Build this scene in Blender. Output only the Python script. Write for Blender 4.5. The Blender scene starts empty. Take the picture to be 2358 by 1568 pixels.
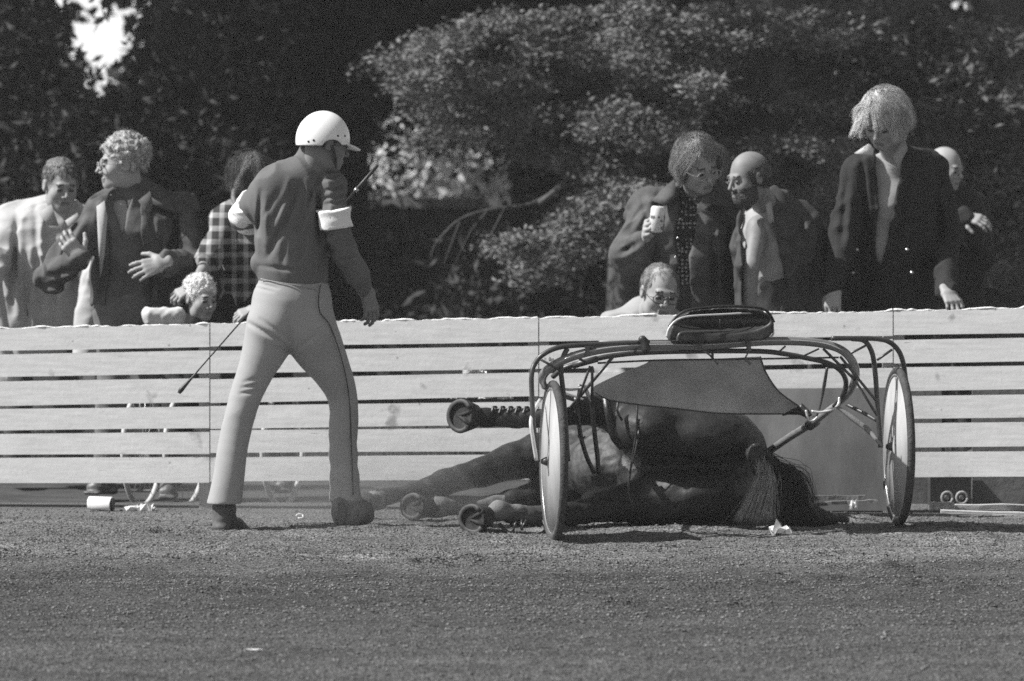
import bpy, math, random
import numpy as np
from mathutils import Vector, Matrix

# ------------------------------------------------------------------ camera, sky, sun, exposure
SC = bpy.context.scene
COL = SC.collection
F = 13094.0          # focal length in the units of a 2357 wide frame
HC = 1.5             # camera height
cam_d = bpy.data.cameras.new("camera"); cam = bpy.data.objects.new("camera", cam_d); COL.objects.link(cam)
cam.location = (0, 0, HC); cam.rotation_euler = (math.radians(90), 0, 0)
cam_d.sensor_width = 36; cam_d.lens = 200; cam_d.shift_y = -(784 - 382) / 2357.0
cam_d.clip_start = 0.5; cam_d.clip_end = 2000
cam_d.dof.use_dof = True; cam_d.dof.focus_distance = 21.9; cam_d.dof.aperture_fstop = 5.0
SC.camera = cam
AZ, EL = math.radians(9), math.radians(47)
SUN = Vector((-math.cos(AZ) * math.cos(EL), -math.sin(AZ) * math.cos(EL), math.sin(EL)))
ld = bpy.data.lights.new("sun", 'SUN'); ld.energy = 5.0; ld.angle = math.radians(0.5); ld.color = (1, 0.995, 0.985)
lo = bpy.data.objects.new("sun", ld); COL.objects.link(lo); lo.location = (-20, 0, 25)
lo.rotation_euler = SUN.to_track_quat('Z', 'Y').to_euler()
W = bpy.data.worlds.new("World"); SC.world = W; W.use_nodes = True
nt = W.node_tree; nt.nodes.clear()
sky = nt.nodes.new('ShaderNodeTexSky'); sky.sky_type = 'NISHITA'; sky.sun_disc = False
sky.sun_elevation = EL; sky.sun_rotation = math.atan2(SUN.x, SUN.y)
sky.air_density = 1.0; sky.dust_density = 1.5
bw = nt.nodes.new('ShaderNodeRGBToBW'); bg = nt.nodes.new('ShaderNodeBackground'); wo = nt.nodes.new('ShaderNodeOutputWorld')
nt.links.new(sky.outputs[0], bw.inputs[0]); 
wt = nt.nodes.new('ShaderNodeTexCoord'); wx = nt.nodes.new('ShaderNodeSeparateXYZ'); nt.links.new(wt.outputs['Generated'], wx.inputs[0])   # white added haze low in the sky
w1 = nt.nodes.new('ShaderNodeMapRange'); w1.interpolation_type = 'SMOOTHSTEP'; nt.links.new(wx.outputs[2], w1.inputs[0])
for i_, v_ in zip((1, 2, 3, 4), (0.0, .22, 7.0, 0.0)): w1.inputs[i_].default_value = v_
w2 = nt.nodes.new('ShaderNodeMath'); w2.operation = 'ADD'; nt.links.new(bw.outputs[0], w2.inputs[0]); nt.links.new(w1.outputs[0], w2.inputs[1])
nt.links.new(w2.outputs[0], bg.inputs[0]); nt.links.new(bg.outputs[0], wo.inputs[0])
bg.inputs[1].default_value = 0.075
SC.view_settings.view_transform = 'Standard'; SC.view_settings.look = 'None'
SC.view_settings.exposure = 0.62; SC.view_settings.gamma = 1.0
SC.cycles.use_denoising = False
SC.cycles.max_bounces = 5; SC.cycles.diffuse_bounces = 3; SC.cycles.glossy_bounces = 2

# ------------------------------------------------------------------ helpers
rng = np.random.default_rng(7)
def V(*a): return np.array(a, float)
def P(x, y, d):
    """frame coordinates (2357 wide) and distance -> world point"""
    return V((x - 1178.5) * d / F, d, HC - (y - 382) * d / F)
def norm(v):
    v = np.asarray(v, float); return v / (np.linalg.norm(v) + 1e-12)

def norm3(a): return a / (np.linalg.norm(a, axis=1)[:, None] + 1e-9)
def hash3(i, j, k, seed):
    n = (i.astype(np.int64) * 73856093) ^ (j.astype(np.int64) * 19349663) ^ (k.astype(np.int64) * 83492791) ^ (seed * 2654435761 & 0x7fffffff)
    n = (n ^ (n >> 13)) & 0x7fffffff
    n = (n * (n * n % 2147483647 * 15731 % 2147483647 + 789221) + 1376312589) & 0x7fffffff
    return n / 1073741824.0 - 1.0
def noise(Q, seed=0):
    q = np.floor(Q); f = Q - q; f = f * f * (3 - 2 * f); q = q.astype(np.int64)
    r = 0
    for a in (0, 1):
        wa = f[:, 0] if a else 1 - f[:, 0]
        for b in (0, 1):
            wb = f[:, 1] if b else 1 - f[:, 1]
            for c in (0, 1):
                wc = f[:, 2] if c else 1 - f[:, 2]
                r = r + wa * wb * wc * hash3(q[:, 0] + a, q[:, 1] + b, q[:, 2] + c, seed)
    return r
def fbm(Q, seed=0, oct=3):
    return sum(noise(Q * 2 ** i, seed + i) / 2 ** i for i in range(oct))
def folds(Q, along, fa=3.0, fc=18.0, amp=.006, seed=1, warp=.6):
    """cloth folds: ridged noise stretched along a direction"""
    a = norm(along); Qa = Q @ a
    R = (Q - Qa[:, None] * a) * fc + (a * fa) * Qa[:, None]
    R = R + warp * np.stack([noise(Q * 5, seed + 11), noise(Q * 5, seed + 12), noise(Q * 5, seed + 13)], 1)
    n = noise(R, seed)
    return amp * (1 - 2.4 * np.abs(n)) + amp * .35 * noise(R * 2.1, seed + 5)

class MB:
    """collects vertices and faces of one mesh"""
    def __init__(s): s.v = []; s.f = []; s.m = []; s.n = 0
    def add(s, v, f, m=0):
        v = np.asarray(v, float).reshape(-1, 3); f = [tuple(int(i) + s.n for i in q) for q in f] if not isinstance(f, np.ndarray) else f + s.n
        s.v.append(v); s.f.append(f)
        s.m.append(np.full(len(f), m) if np.isscalar(m) else np.asarray(m)); s.n += len(v); return s
    def build(s, name, mats, parent=None, smooth=True, loc=None):
        me = bpy.data.meshes.new(name)
        v = np.concatenate(s.v)
        o = bpy.data.objects.new(name, me); COL.objects.link(o)
        if parent is not None:
            o.parent = parent; base = world_of(parent); v = v - base; o['_w'] = list(base)
        elif loc is not None:
            v = v - np.asarray(loc); o.location = loc; o['_w'] = list(loc)
        sizes = []; flat = []
        for f in s.f:
            if isinstance(f, np.ndarray):
                sizes.append(np.full(len(f), f.shape[1])); flat.append(f.ravel())
            else:
                sizes.append(np.array([len(q) for q in f], int)); flat.append(np.array([i for q in f for i in q], int))
        sizes = np.concatenate(sizes); flat = np.concatenate(flat)
        me.vertices.add(len(v)); me.vertices.foreach_set('co', v.astype(np.float32).ravel())
        me.loops.add(len(flat)); me.loops.foreach_set('vertex_index', flat.astype(np.int32))
        me.polygons.add(len(sizes)); st = np.concatenate([[0], np.cumsum(sizes)[:-1]])
        me.polygons.foreach_set('loop_start', st.astype(np.int32))
        if not isinstance(mats, (list, tuple)): mats = [mats]
        for m in mats: me.materials.append(m)
        me.polygons.foreach_set('material_index', np.concatenate(s.m).astype(np.int32))
        me.polygons.foreach_set('use_smooth', np.full(len(sizes), smooth))
        me.update(calc_edges=True); me.validate()
        return o
def world_of(o): return np.array(list(o['_w'])) if '_w' in o else np.zeros(3)
def tag(o, label, cat, group=None, kind=None):
    if label: o['label'] = label
    if cat: o['category'] = cat
    if group: o['group'] = group
    if kind: o['kind'] = kind
    return o
def thing(name, label, cat, loc, group=None):
    o = bpy.data.objects.new(name, None); COL.objects.link(o); o.location = [float(c) for c in loc]
    o['_w'] = [float(c) for c in loc]; o.empty_display_size = .1
    return tag(o, label, cat, group)

# ------------------------------------------------------------------ signed distance modelling
def smin(a, b, k):
    if k <= 0: return np.minimum(a, b)
    h = np.maximum(k - np.abs(a - b), 0) / k
    return np.minimum(a, b) - h * h * k * .25
class Sdf:
    def __init__(s): s.ops = []; s.dis = []
    def _add(s, fn, lo, hi, k, mode): s.ops.append((fn, None if lo is None else np.asarray(lo, float), None if hi is None else np.asarray(hi, float), k, mode)); return s
    def cone(s, a, b, ra, rb, k=.02, mode='u'):
        a = np.asarray(a, float); b = np.asarray(b, float); ab = b - a; L = max(ab @ ab, 1e-9)
        def fn(X, Y, Z):
            t = np.clip(((X - a[0]) * ab[0] + (Y - a[1]) * ab[1] + (Z - a[2]) * ab[2]) / L, 0, 1)
            return np.sqrt((X - a[0] - t * ab[0]) ** 2 + (Y - a[1] - t * ab[1]) ** 2 + (Z - a[2] - t * ab[2]) ** 2) - (ra + (rb - ra) * t)
        r = max(ra, rb); return s._add(fn, np.minimum(a, b) - r, np.maximum(a, b) + r, k, mode)
    def chain(s, pts, rad, k=.02, kk=None, mode='u'):
        for i in range(len(pts) - 1): s.cone(pts[i], pts[i + 1], rad[i], rad[i + 1], k if i == 0 or kk is None else kk, mode)
        return s
    def ecap(s, a, b, wa, wb, da, db, right, k=.02, mode='u'):
        """capsule with elliptical section: w along right, d across"""
        a = np.asarray(a, float); b = np.asarray(b, float); ab = b - a; L = max(np.linalg.norm(ab), 1e-6); ax = ab / L
        r = np.asarray(right, float); r = norm(r - (r @ ax) * ax); f = np.cross(ax, r)
        def fn(X, Y, Z):
            x, y, z = X - a[0], Y - a[1], Z - a[2]
            t = np.clip((x * ax[0] + y * ax[1] + z * ax[2]) / L, 0, 1)
            w = wa + (wb - wa) * t; d = da + (db - da) * t; m = np.minimum(w, d)
            x = x - t * ab[0]; y = y - t * ab[1]; z = z - t * ab[2]
            l = x * r[0] + y * r[1] + z * r[2]; g = x * f[0] + y * f[1] + z * f[2]; q = x * ax[0] + y * ax[1] + z * ax[2]
            k0 = np.sqrt((l / w) ** 2 + (g / d) ** 2 + (q / m) ** 2) + 1e-9
            k1 = np.sqrt((l / w ** 2) ** 2 + (g / d ** 2) ** 2 + (q / m ** 2) ** 2) + 1e-9
            return k0 * (k0 - 1) / k1
        R = max(wa, wb, da, db); return s._add(fn, np.minimum(a, b) - R, np.maximum(a, b) + R, k, mode)
    def ell(s, c, r, R=None, k=.02, mode='u'):
        """ellipsoid; rows of R are its axes"""
        c = np.asarray(c, float); r = np.asarray(r, float) * np.ones(3); R = np.eye(3) if R is None else np.asarray(R, float)
        def fn(X, Y, Z):
            x, y, z = X - c[0], Y - c[1], Z - c[2]
            q = [R[i, 0] * x + R[i, 1] * y + R[i, 2] * z for i in range(3)]
            k0 = np.sqrt(sum((q[i] / r[i]) ** 2 for i in range(3))) + 1e-9
            k1 = np.sqrt(sum((q[i] / r[i] ** 2) ** 2 for i in range(3))) + 1e-9
            return k0 * (k0 - 1) / k1
        e = np.sqrt(sum((R[i] * r[i]) ** 2 for i in range(3))); return s._add(fn, c - e, c + e, k, mode)
    def box(s, c, hs, R=None, rd=.01, k=.02, mode='u'):
        c = np.asarray(c, float); hs = np.asarray(hs, float); R = np.eye(3) if R is None else np.asarray(R, float)
        def fn(X, Y, Z):
            x, y, z = X - c[0], Y - c[1], Z - c[2]
            q = [np.abs(R[i, 0] * x + R[i, 1] * y + R[i, 2] * z) - hs[i] + rd for i in range(3)]
            return np.sqrt(sum(np.maximum(a, 0) ** 2 for a in q)) + np.minimum(np.maximum(np.maximum(q[0], q[1]), q[2]), 0) - rd
        e = sum(np.abs(R[i]) * hs[i] for i in range(3)); return s._add(fn, c - e, c + e, k, mode)
    def plane(s, pt, n, k=.01):
        """keep only the side the normal points away from"""
        n = norm(n); pt = np.asarray(pt, float)
        def fn(X, Y, Z): return -((X - pt[0]) * n[0] + (Y - pt[1]) * n[1] + (Z - pt[2]) * n[2])
        return s._add(fn, None, None, k, 's')
    def poly(s, pts, y0, y1, k=.006, mode='s'):
        """outline in x-z between two distances"""
        pts = np.asarray(pts, float)
        def fn(X, Y, Z):
            X2 = X[:, :, 0][:, 0][:, None]; Z2 = Z[0, 0][None, :]
            d = np.full((X2.shape[0], Z2.shape[1]), 1e9); ins = np.zeros(d.shape, bool); n = len(pts)
            for i in range(n):
                a = pts[i]; b = pts[(i + 1) % n]; e = b - a
                t = np.clip(((X2 - a[0]) * e[0] + (Z2 - a[1]) * e[1]) / (e @ e + 1e-12), 0, 1)
                d = np.minimum(d, (X2 - a[0] - t * e[0]) ** 2 + (Z2 - a[1] - t * e[1]) ** 2)
                c = (a[1] > Z2) != (b[1] > Z2)
                xx = e[0] * (Z2 - a[1]) / (e[1] if abs(e[1]) > 1e-9 else 1e-9) + a[0]
                ins ^= c & (X2 < xx)
            d = np.sqrt(d); d = np.where(ins, -d, d)[:, None, :]
            return np.maximum(d, np.maximum(y0 - Y, Y - y1))
        lo = V(pts[:, 0].min(), y0, pts[:, 1].min()); hi = V(pts[:, 0].max(), y1, pts[:, 1].max())
        return s._add(fn, lo, hi, k, mode)
    def disp(s, fn): s.dis.append(fn); return s
    def mesh(s, h):
        lo = np.min([o[1] for o in s.ops if o[4] == 'u'], 0) - 4 * h - .02; hi = np.max([o[2] for o in s.ops if o[4] == 'u'], 0) + 4 * h + .02
        n = np.ceil((hi - lo) / h).astype(int) + 1
        ax = [(lo[i] + h * np.arange(n[i])).astype(np.float32) for i in range(3)]
        G = np.full(tuple(n), 1.0, np.float32)
        for fn, a, b, k, mode in s.ops:
            if a is None: sl = [slice(0, n[i]) for i in range(3)]
            else:
                m = k + 3.5 * h
                sl = [slice(int(max(0, np.floor((a[i] - m - lo[i]) / h))), int(min(n[i], np.ceil((b[i] + m - lo[i]) / h) + 1))) for i in range(3)]
            if any(q.stop <= q.start for q in sl): continue
            X = ax[0][sl[0]][:, None, None]; Y = ax[1][sl[1]][None, :, None]; Z = ax[2][sl[2]][None, None, :]
            d = fn(X, Y, Z); cur = G[tuple(sl)]
            G[tuple(sl)] = smin(cur, d, k) if mode == 'u' else -smin(-cur, d, k)
        if s.dis:
            m = np.abs(G) < .05 + 2 * h; I = np.nonzero(m)
            Q = np.stack([ax[i][I[i]] for i in range(3)], 1).astype(float)
            G[m] -= sum(fn(Q) for fn in s.dis).astype(np.float32)
        return nets(G, lo, h)
def nets(G, lo, h):
    S = G < 0; n = np.array(G.shape)
    c = [S[i:n[0] - 1 + i, j:n[1] - 1 + j, k:n[2] - 1 + k] for i in (0, 1) for j in (0, 1) for k in (0, 1)]
    al = c[0].copy(); an = c[0].copy()
    for q in c[1:]: al &= q; an |= q
    act = an & ~al; I = np.stack(np.nonzero(act), 1)
    idx = np.full(act.shape, -1, np.int64); idx[tuple(I.T)] = np.arange(len(I))
    acc = np.zeros((len(I), 3)); cnt = np.zeros(len(I))
    co = [(i, j, k) for i in (0, 1) for j in (0, 1) for k in (0, 1)]
    for a in co:
        for d in range(3):
            if a[d]: continue
            b = list(a); b[d] = 1
            va = G[I[:, 0] + a[0], I[:, 1] + a[1], I[:, 2] + a[2]]; vb = G[I[:, 0] + b[0], I[:, 1] + b[1], I[:, 2] + b[2]]
            m = (va < 0) != (vb < 0); t = va[m] / (va[m] - vb[m])
            p = np.tile(np.array(a, float), (m.sum(), 1)); p[:, d] = t
            acc[m] += p; cnt[m] += 1
    v = lo + h * (I + acc / cnt[:, None]); fs = []
    for d in range(3):
        s0 = [slice(0, None)] * 3; s1 = [slice(0, None)] * 3; s0[d] = slice(0, n[d] - 1); s1[d] = slice(1, n[d])
        A = S[tuple(s0)]; B = S[tuple(s1)]; E = np.stack(np.nonzero(A != B), 1)
        e, f = [(1, 2), (2, 0), (0, 1)][d]
        ok = (E[:, e] > 0) & (E[:, f] > 0) & (E[:, e] < n[e] - 1) & (E[:, f] < n[f] - 1); E = E[ok]
        def cell(de, df):
            Q = E.copy(); Q[:, e] += de; Q[:, f] += df; return idx[Q[:, 0], Q[:, 1], Q[:, 2]]
        q = np.stack([cell(-1, -1), cell(0, -1), cell(0, 0), cell(-1, 0)], 1)
        fl = ~A[tuple(E.T)]; q[fl] = q[fl][:, ::-1]; fs.append(q)
    return v, np.concatenate(fs)

# ------------------------------------------------------------------ tubes, boxes, leaves
def spline(pts, n=6):
    pts = [np.asarray(p, float) for p in pts]
    if len(pts) < 3: return np.array(pts)
    e = [2 * pts[0] - pts[1]] + pts + [2 * pts[-1] - pts[-2]]; out = []
    for i in range(1, len(e) - 2):
        for j in range(n):
            t = j / n; a, b, c, d = e[i - 1:i + 3]
            out.append(.5 * (2 * b + (c - a) * t + (2 * a - 5 * b + 4 * c - d) * t * t + (3 * b - a - 3 * c + d) * t ** 3))
    out.append(pts[-1]); return np.array(out)
def tube(pts, r, seg=8, smooth=6, flat=None):
    """tube along points; r one radius or one per given point"""
    n0 = len(pts); Q = spline(pts, smooth) if smooth > 1 and n0 > 2 else np.array([np.asarray(p, float) for p in pts])
    rr = np.full(len(Q), r) if np.isscalar(r) else np.interp(np.linspace(0, n0 - 1, len(Q)), np.arange(n0), r)
    T = np.gradient(Q, axis=0); T /= np.linalg.norm(T, axis=1)[:, None] + 1e-12
    u = norm(np.cross(T[0], V(0, 0, 1)) if abs(T[0][2]) < .9 else np.cross(T[0], V(1, 0, 0)))
    vs = []
    for i in range(len(Q)):
        u = norm(u - (u @ T[i]) * T[i]); w = np.cross(T[i], u)
        for a in range(seg):
            th = 2 * math.pi * a / seg
            o = (math.cos(th) * u + math.sin(th) * w) * rr[i]
            if flat is not None:
                fn, q = flat; fn = norm(fn); o = o + fn * (o @ fn) * (q - 1)
            vs.append(Q[i] + o)
    fs = []
    for i in range(len(Q) - 1):
        for a in range(seg):
            b = (a + 1) % seg; fs.append((i * seg + a, i * seg + b, (i + 1) * seg + b, (i + 1) * seg + a))
    fs.append(tuple(range(seg))[::-1]); fs.append(tuple((len(Q) - 1) * seg + a for a in range(seg)))
    return np.array(vs), fs
def box(c, hs, R=None):
    R = np.eye(3) if R is None else np.asarray(R)
    v = np.array([[x, y, z] for x in (-1, 1) for y in (-1, 1) for z in (-1, 1)]) * np.asarray(hs)
    return v @ R + np.asarray(c), [(0, 1, 3, 2), (4, 6, 7, 5), (0, 4, 5, 1), (2, 3, 7, 6), (0, 2, 6, 4), (1, 5, 7, 3)]
def ribbon(pts, w, th, side, smooth=5):
    """flat strap: width w along side"""
    Q = spline(pts, smooth) if len(pts) > 2 else np.array(pts); T = np.gradient(Q, axis=0); vs = []
    for q, t in zip(Q, T):
        t = norm(t); s = norm(np.asarray(side) - (np.asarray(side) @ t) * t); nrm = np.cross(t, s)
        for a, b in ((-1, -1), (1, -1), (1, 1), (-1, 1)): vs.append(q + s * a * w / 2 + nrm * b * th / 2)
    fs = [(i * 4 + a, i * 4 + (a + 1) % 4, i * 4 + 4 + (a + 1) % 4, i * 4 + 4 + a) for i in range(len(Q) - 1) for a in range(4)]
    fs += [(3, 2, 1, 0), tuple(len(Q) * 4 - 4 + a for a in range(4))]
    return np.array(vs), fs
def leaf_quads(C, size, g, flat=0.0, elong=1.6):
    """one bent four-corner leaf at every centre"""
    n = len(C); nv = g.normal(size=(n, 3)); nv[:, 2] += flat * np.sign(nv[:, 2] + 1e-9) * 2; nv /= np.linalg.norm(nv, axis=1)[:, None]
    t = np.cross(nv, g.normal(size=(n, 3))); t /= np.linalg.norm(t, axis=1)[:, None]; b = np.cross(nv, t)
    s = (size * g.uniform(.6, 1.4, n))[:, None]
    v = np.stack([C - t * s * elong, C - b * s * .6 + nv * s * .2, C + t * s * elong, C + b * s * .6 + nv * s * .2], 1).reshape(-1, 3)
    f = (np.arange(n)[:, None] * 4 + np.arange(4)[None]).astype(np.int64)
    return v, f

# ------------------------------------------------------------------ materials
MATS = {}
def mat(name, g, rough=.8, var=.15, scale=8., bump=.2, bscale=60., spec=.3, metal=0., tex=None, coat=0., stretch=(1, 1, 1), sub=None):
    if name in MATS: return MATS[name]
    m = bpy.data.materials.new(name); m.use_nodes = True; t = m.node_tree; N = t.nodes; L = t.links
    b = N['Principled BSDF']; b.inputs['Roughness'].default_value = rough; b.inputs['Metallic'].default_value = metal
    b.inputs['Specular IOR Level'].default_value = spec; b.inputs['Coat Weight'].default_value = coat
    tc = N.new('ShaderNodeTexCoord'); mp = N.new('ShaderNodeMapping'); mp.inputs['Scale'].default_value = stretch
    L.new(tc.outputs['Object'], mp.inputs[0])
    n = N.new('ShaderNodeTexNoise'); n.inputs['Scale'].default_value = scale; n.inputs['Detail'].default_value = 5; n.inputs['Roughness'].default_value = .6
    L.new(mp.outputs[0], n.inputs['Vector'])
    r = N.new('ShaderNodeMapRange'); r.inputs['From Min'].default_value = .3; r.inputs['From Max'].default_value = .7
    r.inputs['To Min'].default_value = g * (1 - var); r.inputs['To Max'].default_value = g * (1 + var)
    L.new(n.outputs[0], r.inputs[0]); out = r.outputs[0]
    if tex: out = tex(N, L, mp, out)
    L.new(out, b.inputs['Base Color'])
    if bump > 0:
        n2 = N.new('ShaderNodeTexNoise'); n2.inputs['Scale'].default_value = bscale; n2.inputs['Detail'].default_value = 4
        L.new(mp.outputs[0], n2.inputs['Vector'])
        bp = N.new('ShaderNodeBump'); bp.inputs['Strength'].default_value = bump; bp.inputs['Distance'].default_value = .01
        L.new(n2.outputs[0], bp.inputs['Height']); L.new(bp.outputs[0], b.inputs['Normal'])
    MATS[name] = m; return m
def mixf(N, L, fac, a, b):
    """float mix of two sockets or values"""
    m = N.new('ShaderNodeMix'); m.data_type = 'FLOAT'
    for s, v in ((m.inputs[0], fac), (m.inputs[2], a), (m.inputs[3], b)):
        if isinstance(v, (int, float)): s.default_value = v
        else: L.new(v, s)
    return m.outputs[0]
def nse(N, L, mp, scale, lo, hi, a=0., b=1., detail=4):
    n = N.new('ShaderNodeTexNoise'); n.inputs['Scale'].default_value = scale; n.inputs['Detail'].default_value = detail
    L.new(mp.outputs[0] if hasattr(mp, 'outputs') else mp, n.inputs['Vector'])
    r = N.new('ShaderNodeMapRange'); L.new(n.outputs[0], r.inputs[0])
    for i, v in zip((1, 2, 3, 4), (lo, hi, a, b)): r.inputs[i].default_value = v
    return r.outputs[0]
# ------------------------------------------------------------------ ground
def gz(x, y):
    x = np.asarray(x, float); y = np.asarray(y, float)
    return .028 * np.exp(-((x - 1.62) ** 2 + (y - 23.3) ** 2) / .35)
def ground_tex(N, L, mp, out):
    sx = N.new('ShaderNodeSeparateXYZ'); L.new(mp.outputs[0], sx.inputs[0])
    a = nse(N, L, mp, 130, .38, .62, .2, 1.95, 2)
    b = nse(N, L, mp, 34, .35, .65, .75, 1.3)
    m = N.new('ShaderNodeMath'); m.operation = 'MULTIPLY'; L.new(a, m.inputs[0]); L.new(b, m.inputs[1])
    st = N.new('ShaderNodeMapping'); st.inputs['Scale'].default_value = (.35, 1.6, 1); L.new(mp.outputs[0], st.inputs[0]); lf = nse(N, L, st, 2.6, .36, .64, .80, 1.18, 5)
    m0 = N.new('ShaderNodeMath'); m0.operation = 'MULTIPLY'; L.new(m.outputs[0], m0.inputs[0]); L.new(lf, m0.inputs[1])
    m2 = N.new('ShaderNodeMath'); m2.operation = 'MULTIPLY'; L.new(m0.outputs[0], m2.inputs[0]); L.new(out, m2.inputs[1])
    # darker strip across the track nearer the camera (a band in y with a ragged edge)
    w = nse(N, L, mp, 1.3, .3, .7, -.5, .5); ad = N.new('ShaderNodeMath'); ad.operation = 'ADD'; L.new(sx.outputs[1], ad.inputs[0]); L.new(w, ad.inputs[1])
    r = N.new('ShaderNodeMapRange'); L.new(ad.outputs[0], r.inputs[0])
    for i, v in zip((1, 2, 3, 4), (20.8, 21.9, .44, 1.0)): r.inputs[i].default_value = v
    r2 = N.new('ShaderNodeMapRange'); L.new(ad.outputs[0], r2.inputs[0])
    for i, v in zip((1, 2, 3, 4), (17.0, 19.9, 1.4, 1.0)): r2.inputs[i].default_value = v
    m3 = N.new('ShaderNodeMath'); m3.operation = 'MULTIPLY'; L.new(m2.outputs[0], m3.inputs[0]); L.new(r.outputs[0], m3.inputs[1])
    m4 = N.new('ShaderNodeMath'); m4.operation = 'MULTIPLY'; L.new(m3.outputs[0], m4.inputs[0]); L.new(r2.outputs[0], m4.inputs[1])
    return m4.outputs[0]
M_track = mat('track cinders', .102, .95, .18, 2, 1.0, 90, tex=ground_tex, spec=.15)
M_clod = mat('cinder clods', .12, .95, .8, 60, .3, 200, spec=.15)
M_turf = mat('trodden turf', .05, .95, .4, 5, .8, 60)
def sheet(x0, x1, y0, y1, nx, ny, zf):
    xs = np.linspace(x0, x1, nx); ys = np.linspace(y0, y1, ny); X, Y = np.meshgrid(xs, ys, indexing='ij')
    v = np.stack([X, Y, zf(X, Y)], -1).reshape(-1, 3); i = np.arange((nx - 1) * (ny - 1)); a = (i // (ny - 1)) * ny + i % (ny - 1)
    return v, np.stack([a, a + ny, a + ny + 1, a + 1], 1)
pg_ = np.random.default_rng(19); PITS = [(pg_.uniform(-2.1, 2.1), pg_.uniform(19.3, 24.0), pg_.uniform(.035, .07), pg_.uniform(.008, .02)) for _ in range(110)]
def track_z(X, Y):
    q = np.stack([X.ravel(), Y.ravel(), 0 * X.ravel()], 1)
    z = .009 * noise(q * V(1.6, 5, 1), 3) + .007 * noise(q * V(7, 15, 1), 4) + .0035 * noise(q * 38, 5)
    ridge = .012 * np.exp(-((q[:, 1] - 21.8 - .15 * noise(q * 1.2, 9)) / .10) ** 2) * (.5 + noise(q * V(4, 4, 1), 6))
    z = z + ridge
    for a_, b_, r_, h_ in PITS:
        d_ = ((q[:, 0] - a_) / 1.2) ** 2 + (q[:, 1] - b_) ** 2; k_ = d_ < (3.2 * r_) ** 2; t_ = d_[k_] / r_ ** 2; z[k_] += h_ * (.9 * np.exp(-(np.sqrt(t_) - 1.5) ** 2 * 3) - np.exp(-t_))
    e = np.clip((np.abs(q[:, 0]) - 3.4) / .3, 0, 1); e2 = np.clip((q[:, 1] - 24.2) / .25, 0, 1)
    return (z * (1 - e) * (1 - e2)).reshape(X.shape) + gz(X, Y)
m = MB(); m.add(*sheet(-180, 180, -60, 260, 3, 3, lambda X, Y: X * 0 - .03)); g = m.build('ground', M_turf); tag(g, None, None, kind='structure')
m = MB(); m.add(*sheet(-3.8, 3.8, 15.5, 25.35, 340, 500, track_z))
for b in ((-30, -3.8, 2, 25.35), (3.8, 30, 2, 25.35), (-3.8, 3.8, 2, 15.5)): m.add(*sheet(*b, 4, 4, lambda X, Y: X * 0))
g = m.build('racetrack', M_track); tag(g, None, None, kind='structure')
# clods and grit on the track
gr = np.random.default_rng(11); n = 52000
cy = gr.uniform(16.3, 24.9, n); cx = gr.uniform(-1, 1, n) * cy * .092 * 1.05; s = .0016 + .0052 * gr.random(n) ** 4
for bc, bw_, bf, x0_, x1_ in ((21.85, .05, .02, -2, .4), (21.5, .08, .02, -.4, 2.1), (20.4, .07, .015, -2, 2), (22.4, .05, .008, -.6, 1.9), (19.1, .1, .012, -1.6, 1.6)):
    band = gr.random(n) < bf; k_ = band.sum(); cy[band] = bc + bw_ * gr.normal(size=k_); cx[band] = gr.uniform(x0_, x1_, k_); s[band] = .0028 + .005 * gr.random(k_) ** 2
zz = track_z(cx, cy); oc = V([1, 0, 0], [-1, 0, 0], [0, 1, 0], [0, -1, 0], [0, 0, 1], [0, 0, -1])
of = np.array([[0, 2, 4], [2, 1, 4], [1, 3, 4], [3, 0, 4], [2, 0, 5], [1, 2, 5], [3, 1, 5], [0, 3, 5]])
vv = (oc[None] * gr.uniform(.6, 1.4, (n, 6, 1)) * s[:, None, None]) * V(1.3, 1.3, .8) + np.stack([cx, cy, zz + s * .3], 1)[:, None]
m = MB(); m.add(vv.reshape(-1, 3), (of[None] + 6 * np.arange(n)[:, None, None]).reshape(-1, 3))
tag(m.build('grit', M_clod, smooth=False), 'loose dark cinders and small clods scattered over the racetrack', 'grit', kind='stuff')
# grassy strip behind the fence
M_grass = mat('grass blades', .03, .8, .4, 4, 0)
n = 26000; gx = gr.uniform(-3.2, 3.2, n); gy = 27.6 + 5 * gr.random(n); hgt = gr.uniform(.03, .09, n); ln = gr.normal(size=(n, 2)) * .03
b0 = np.stack([gx, gy, 0 * gx - .03], 1); wv = np.stack([gr.normal(size=n), gr.normal(size=n), 0 * gx], 1) * .004
v = np.stack([b0 - wv, b0 + wv, b0 + np.concatenate([ln, hgt[:, None]], 1)], 1).reshape(-1, 3)
m = MB(); m.add(v, (np.arange(n)[:, None] * 3 + np.arange(3)).astype(np.int64)); tag(m.build('grass', M_grass, smooth=False), 'short rough grass growing behind the white fence', 'grass', kind='stuff')

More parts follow.
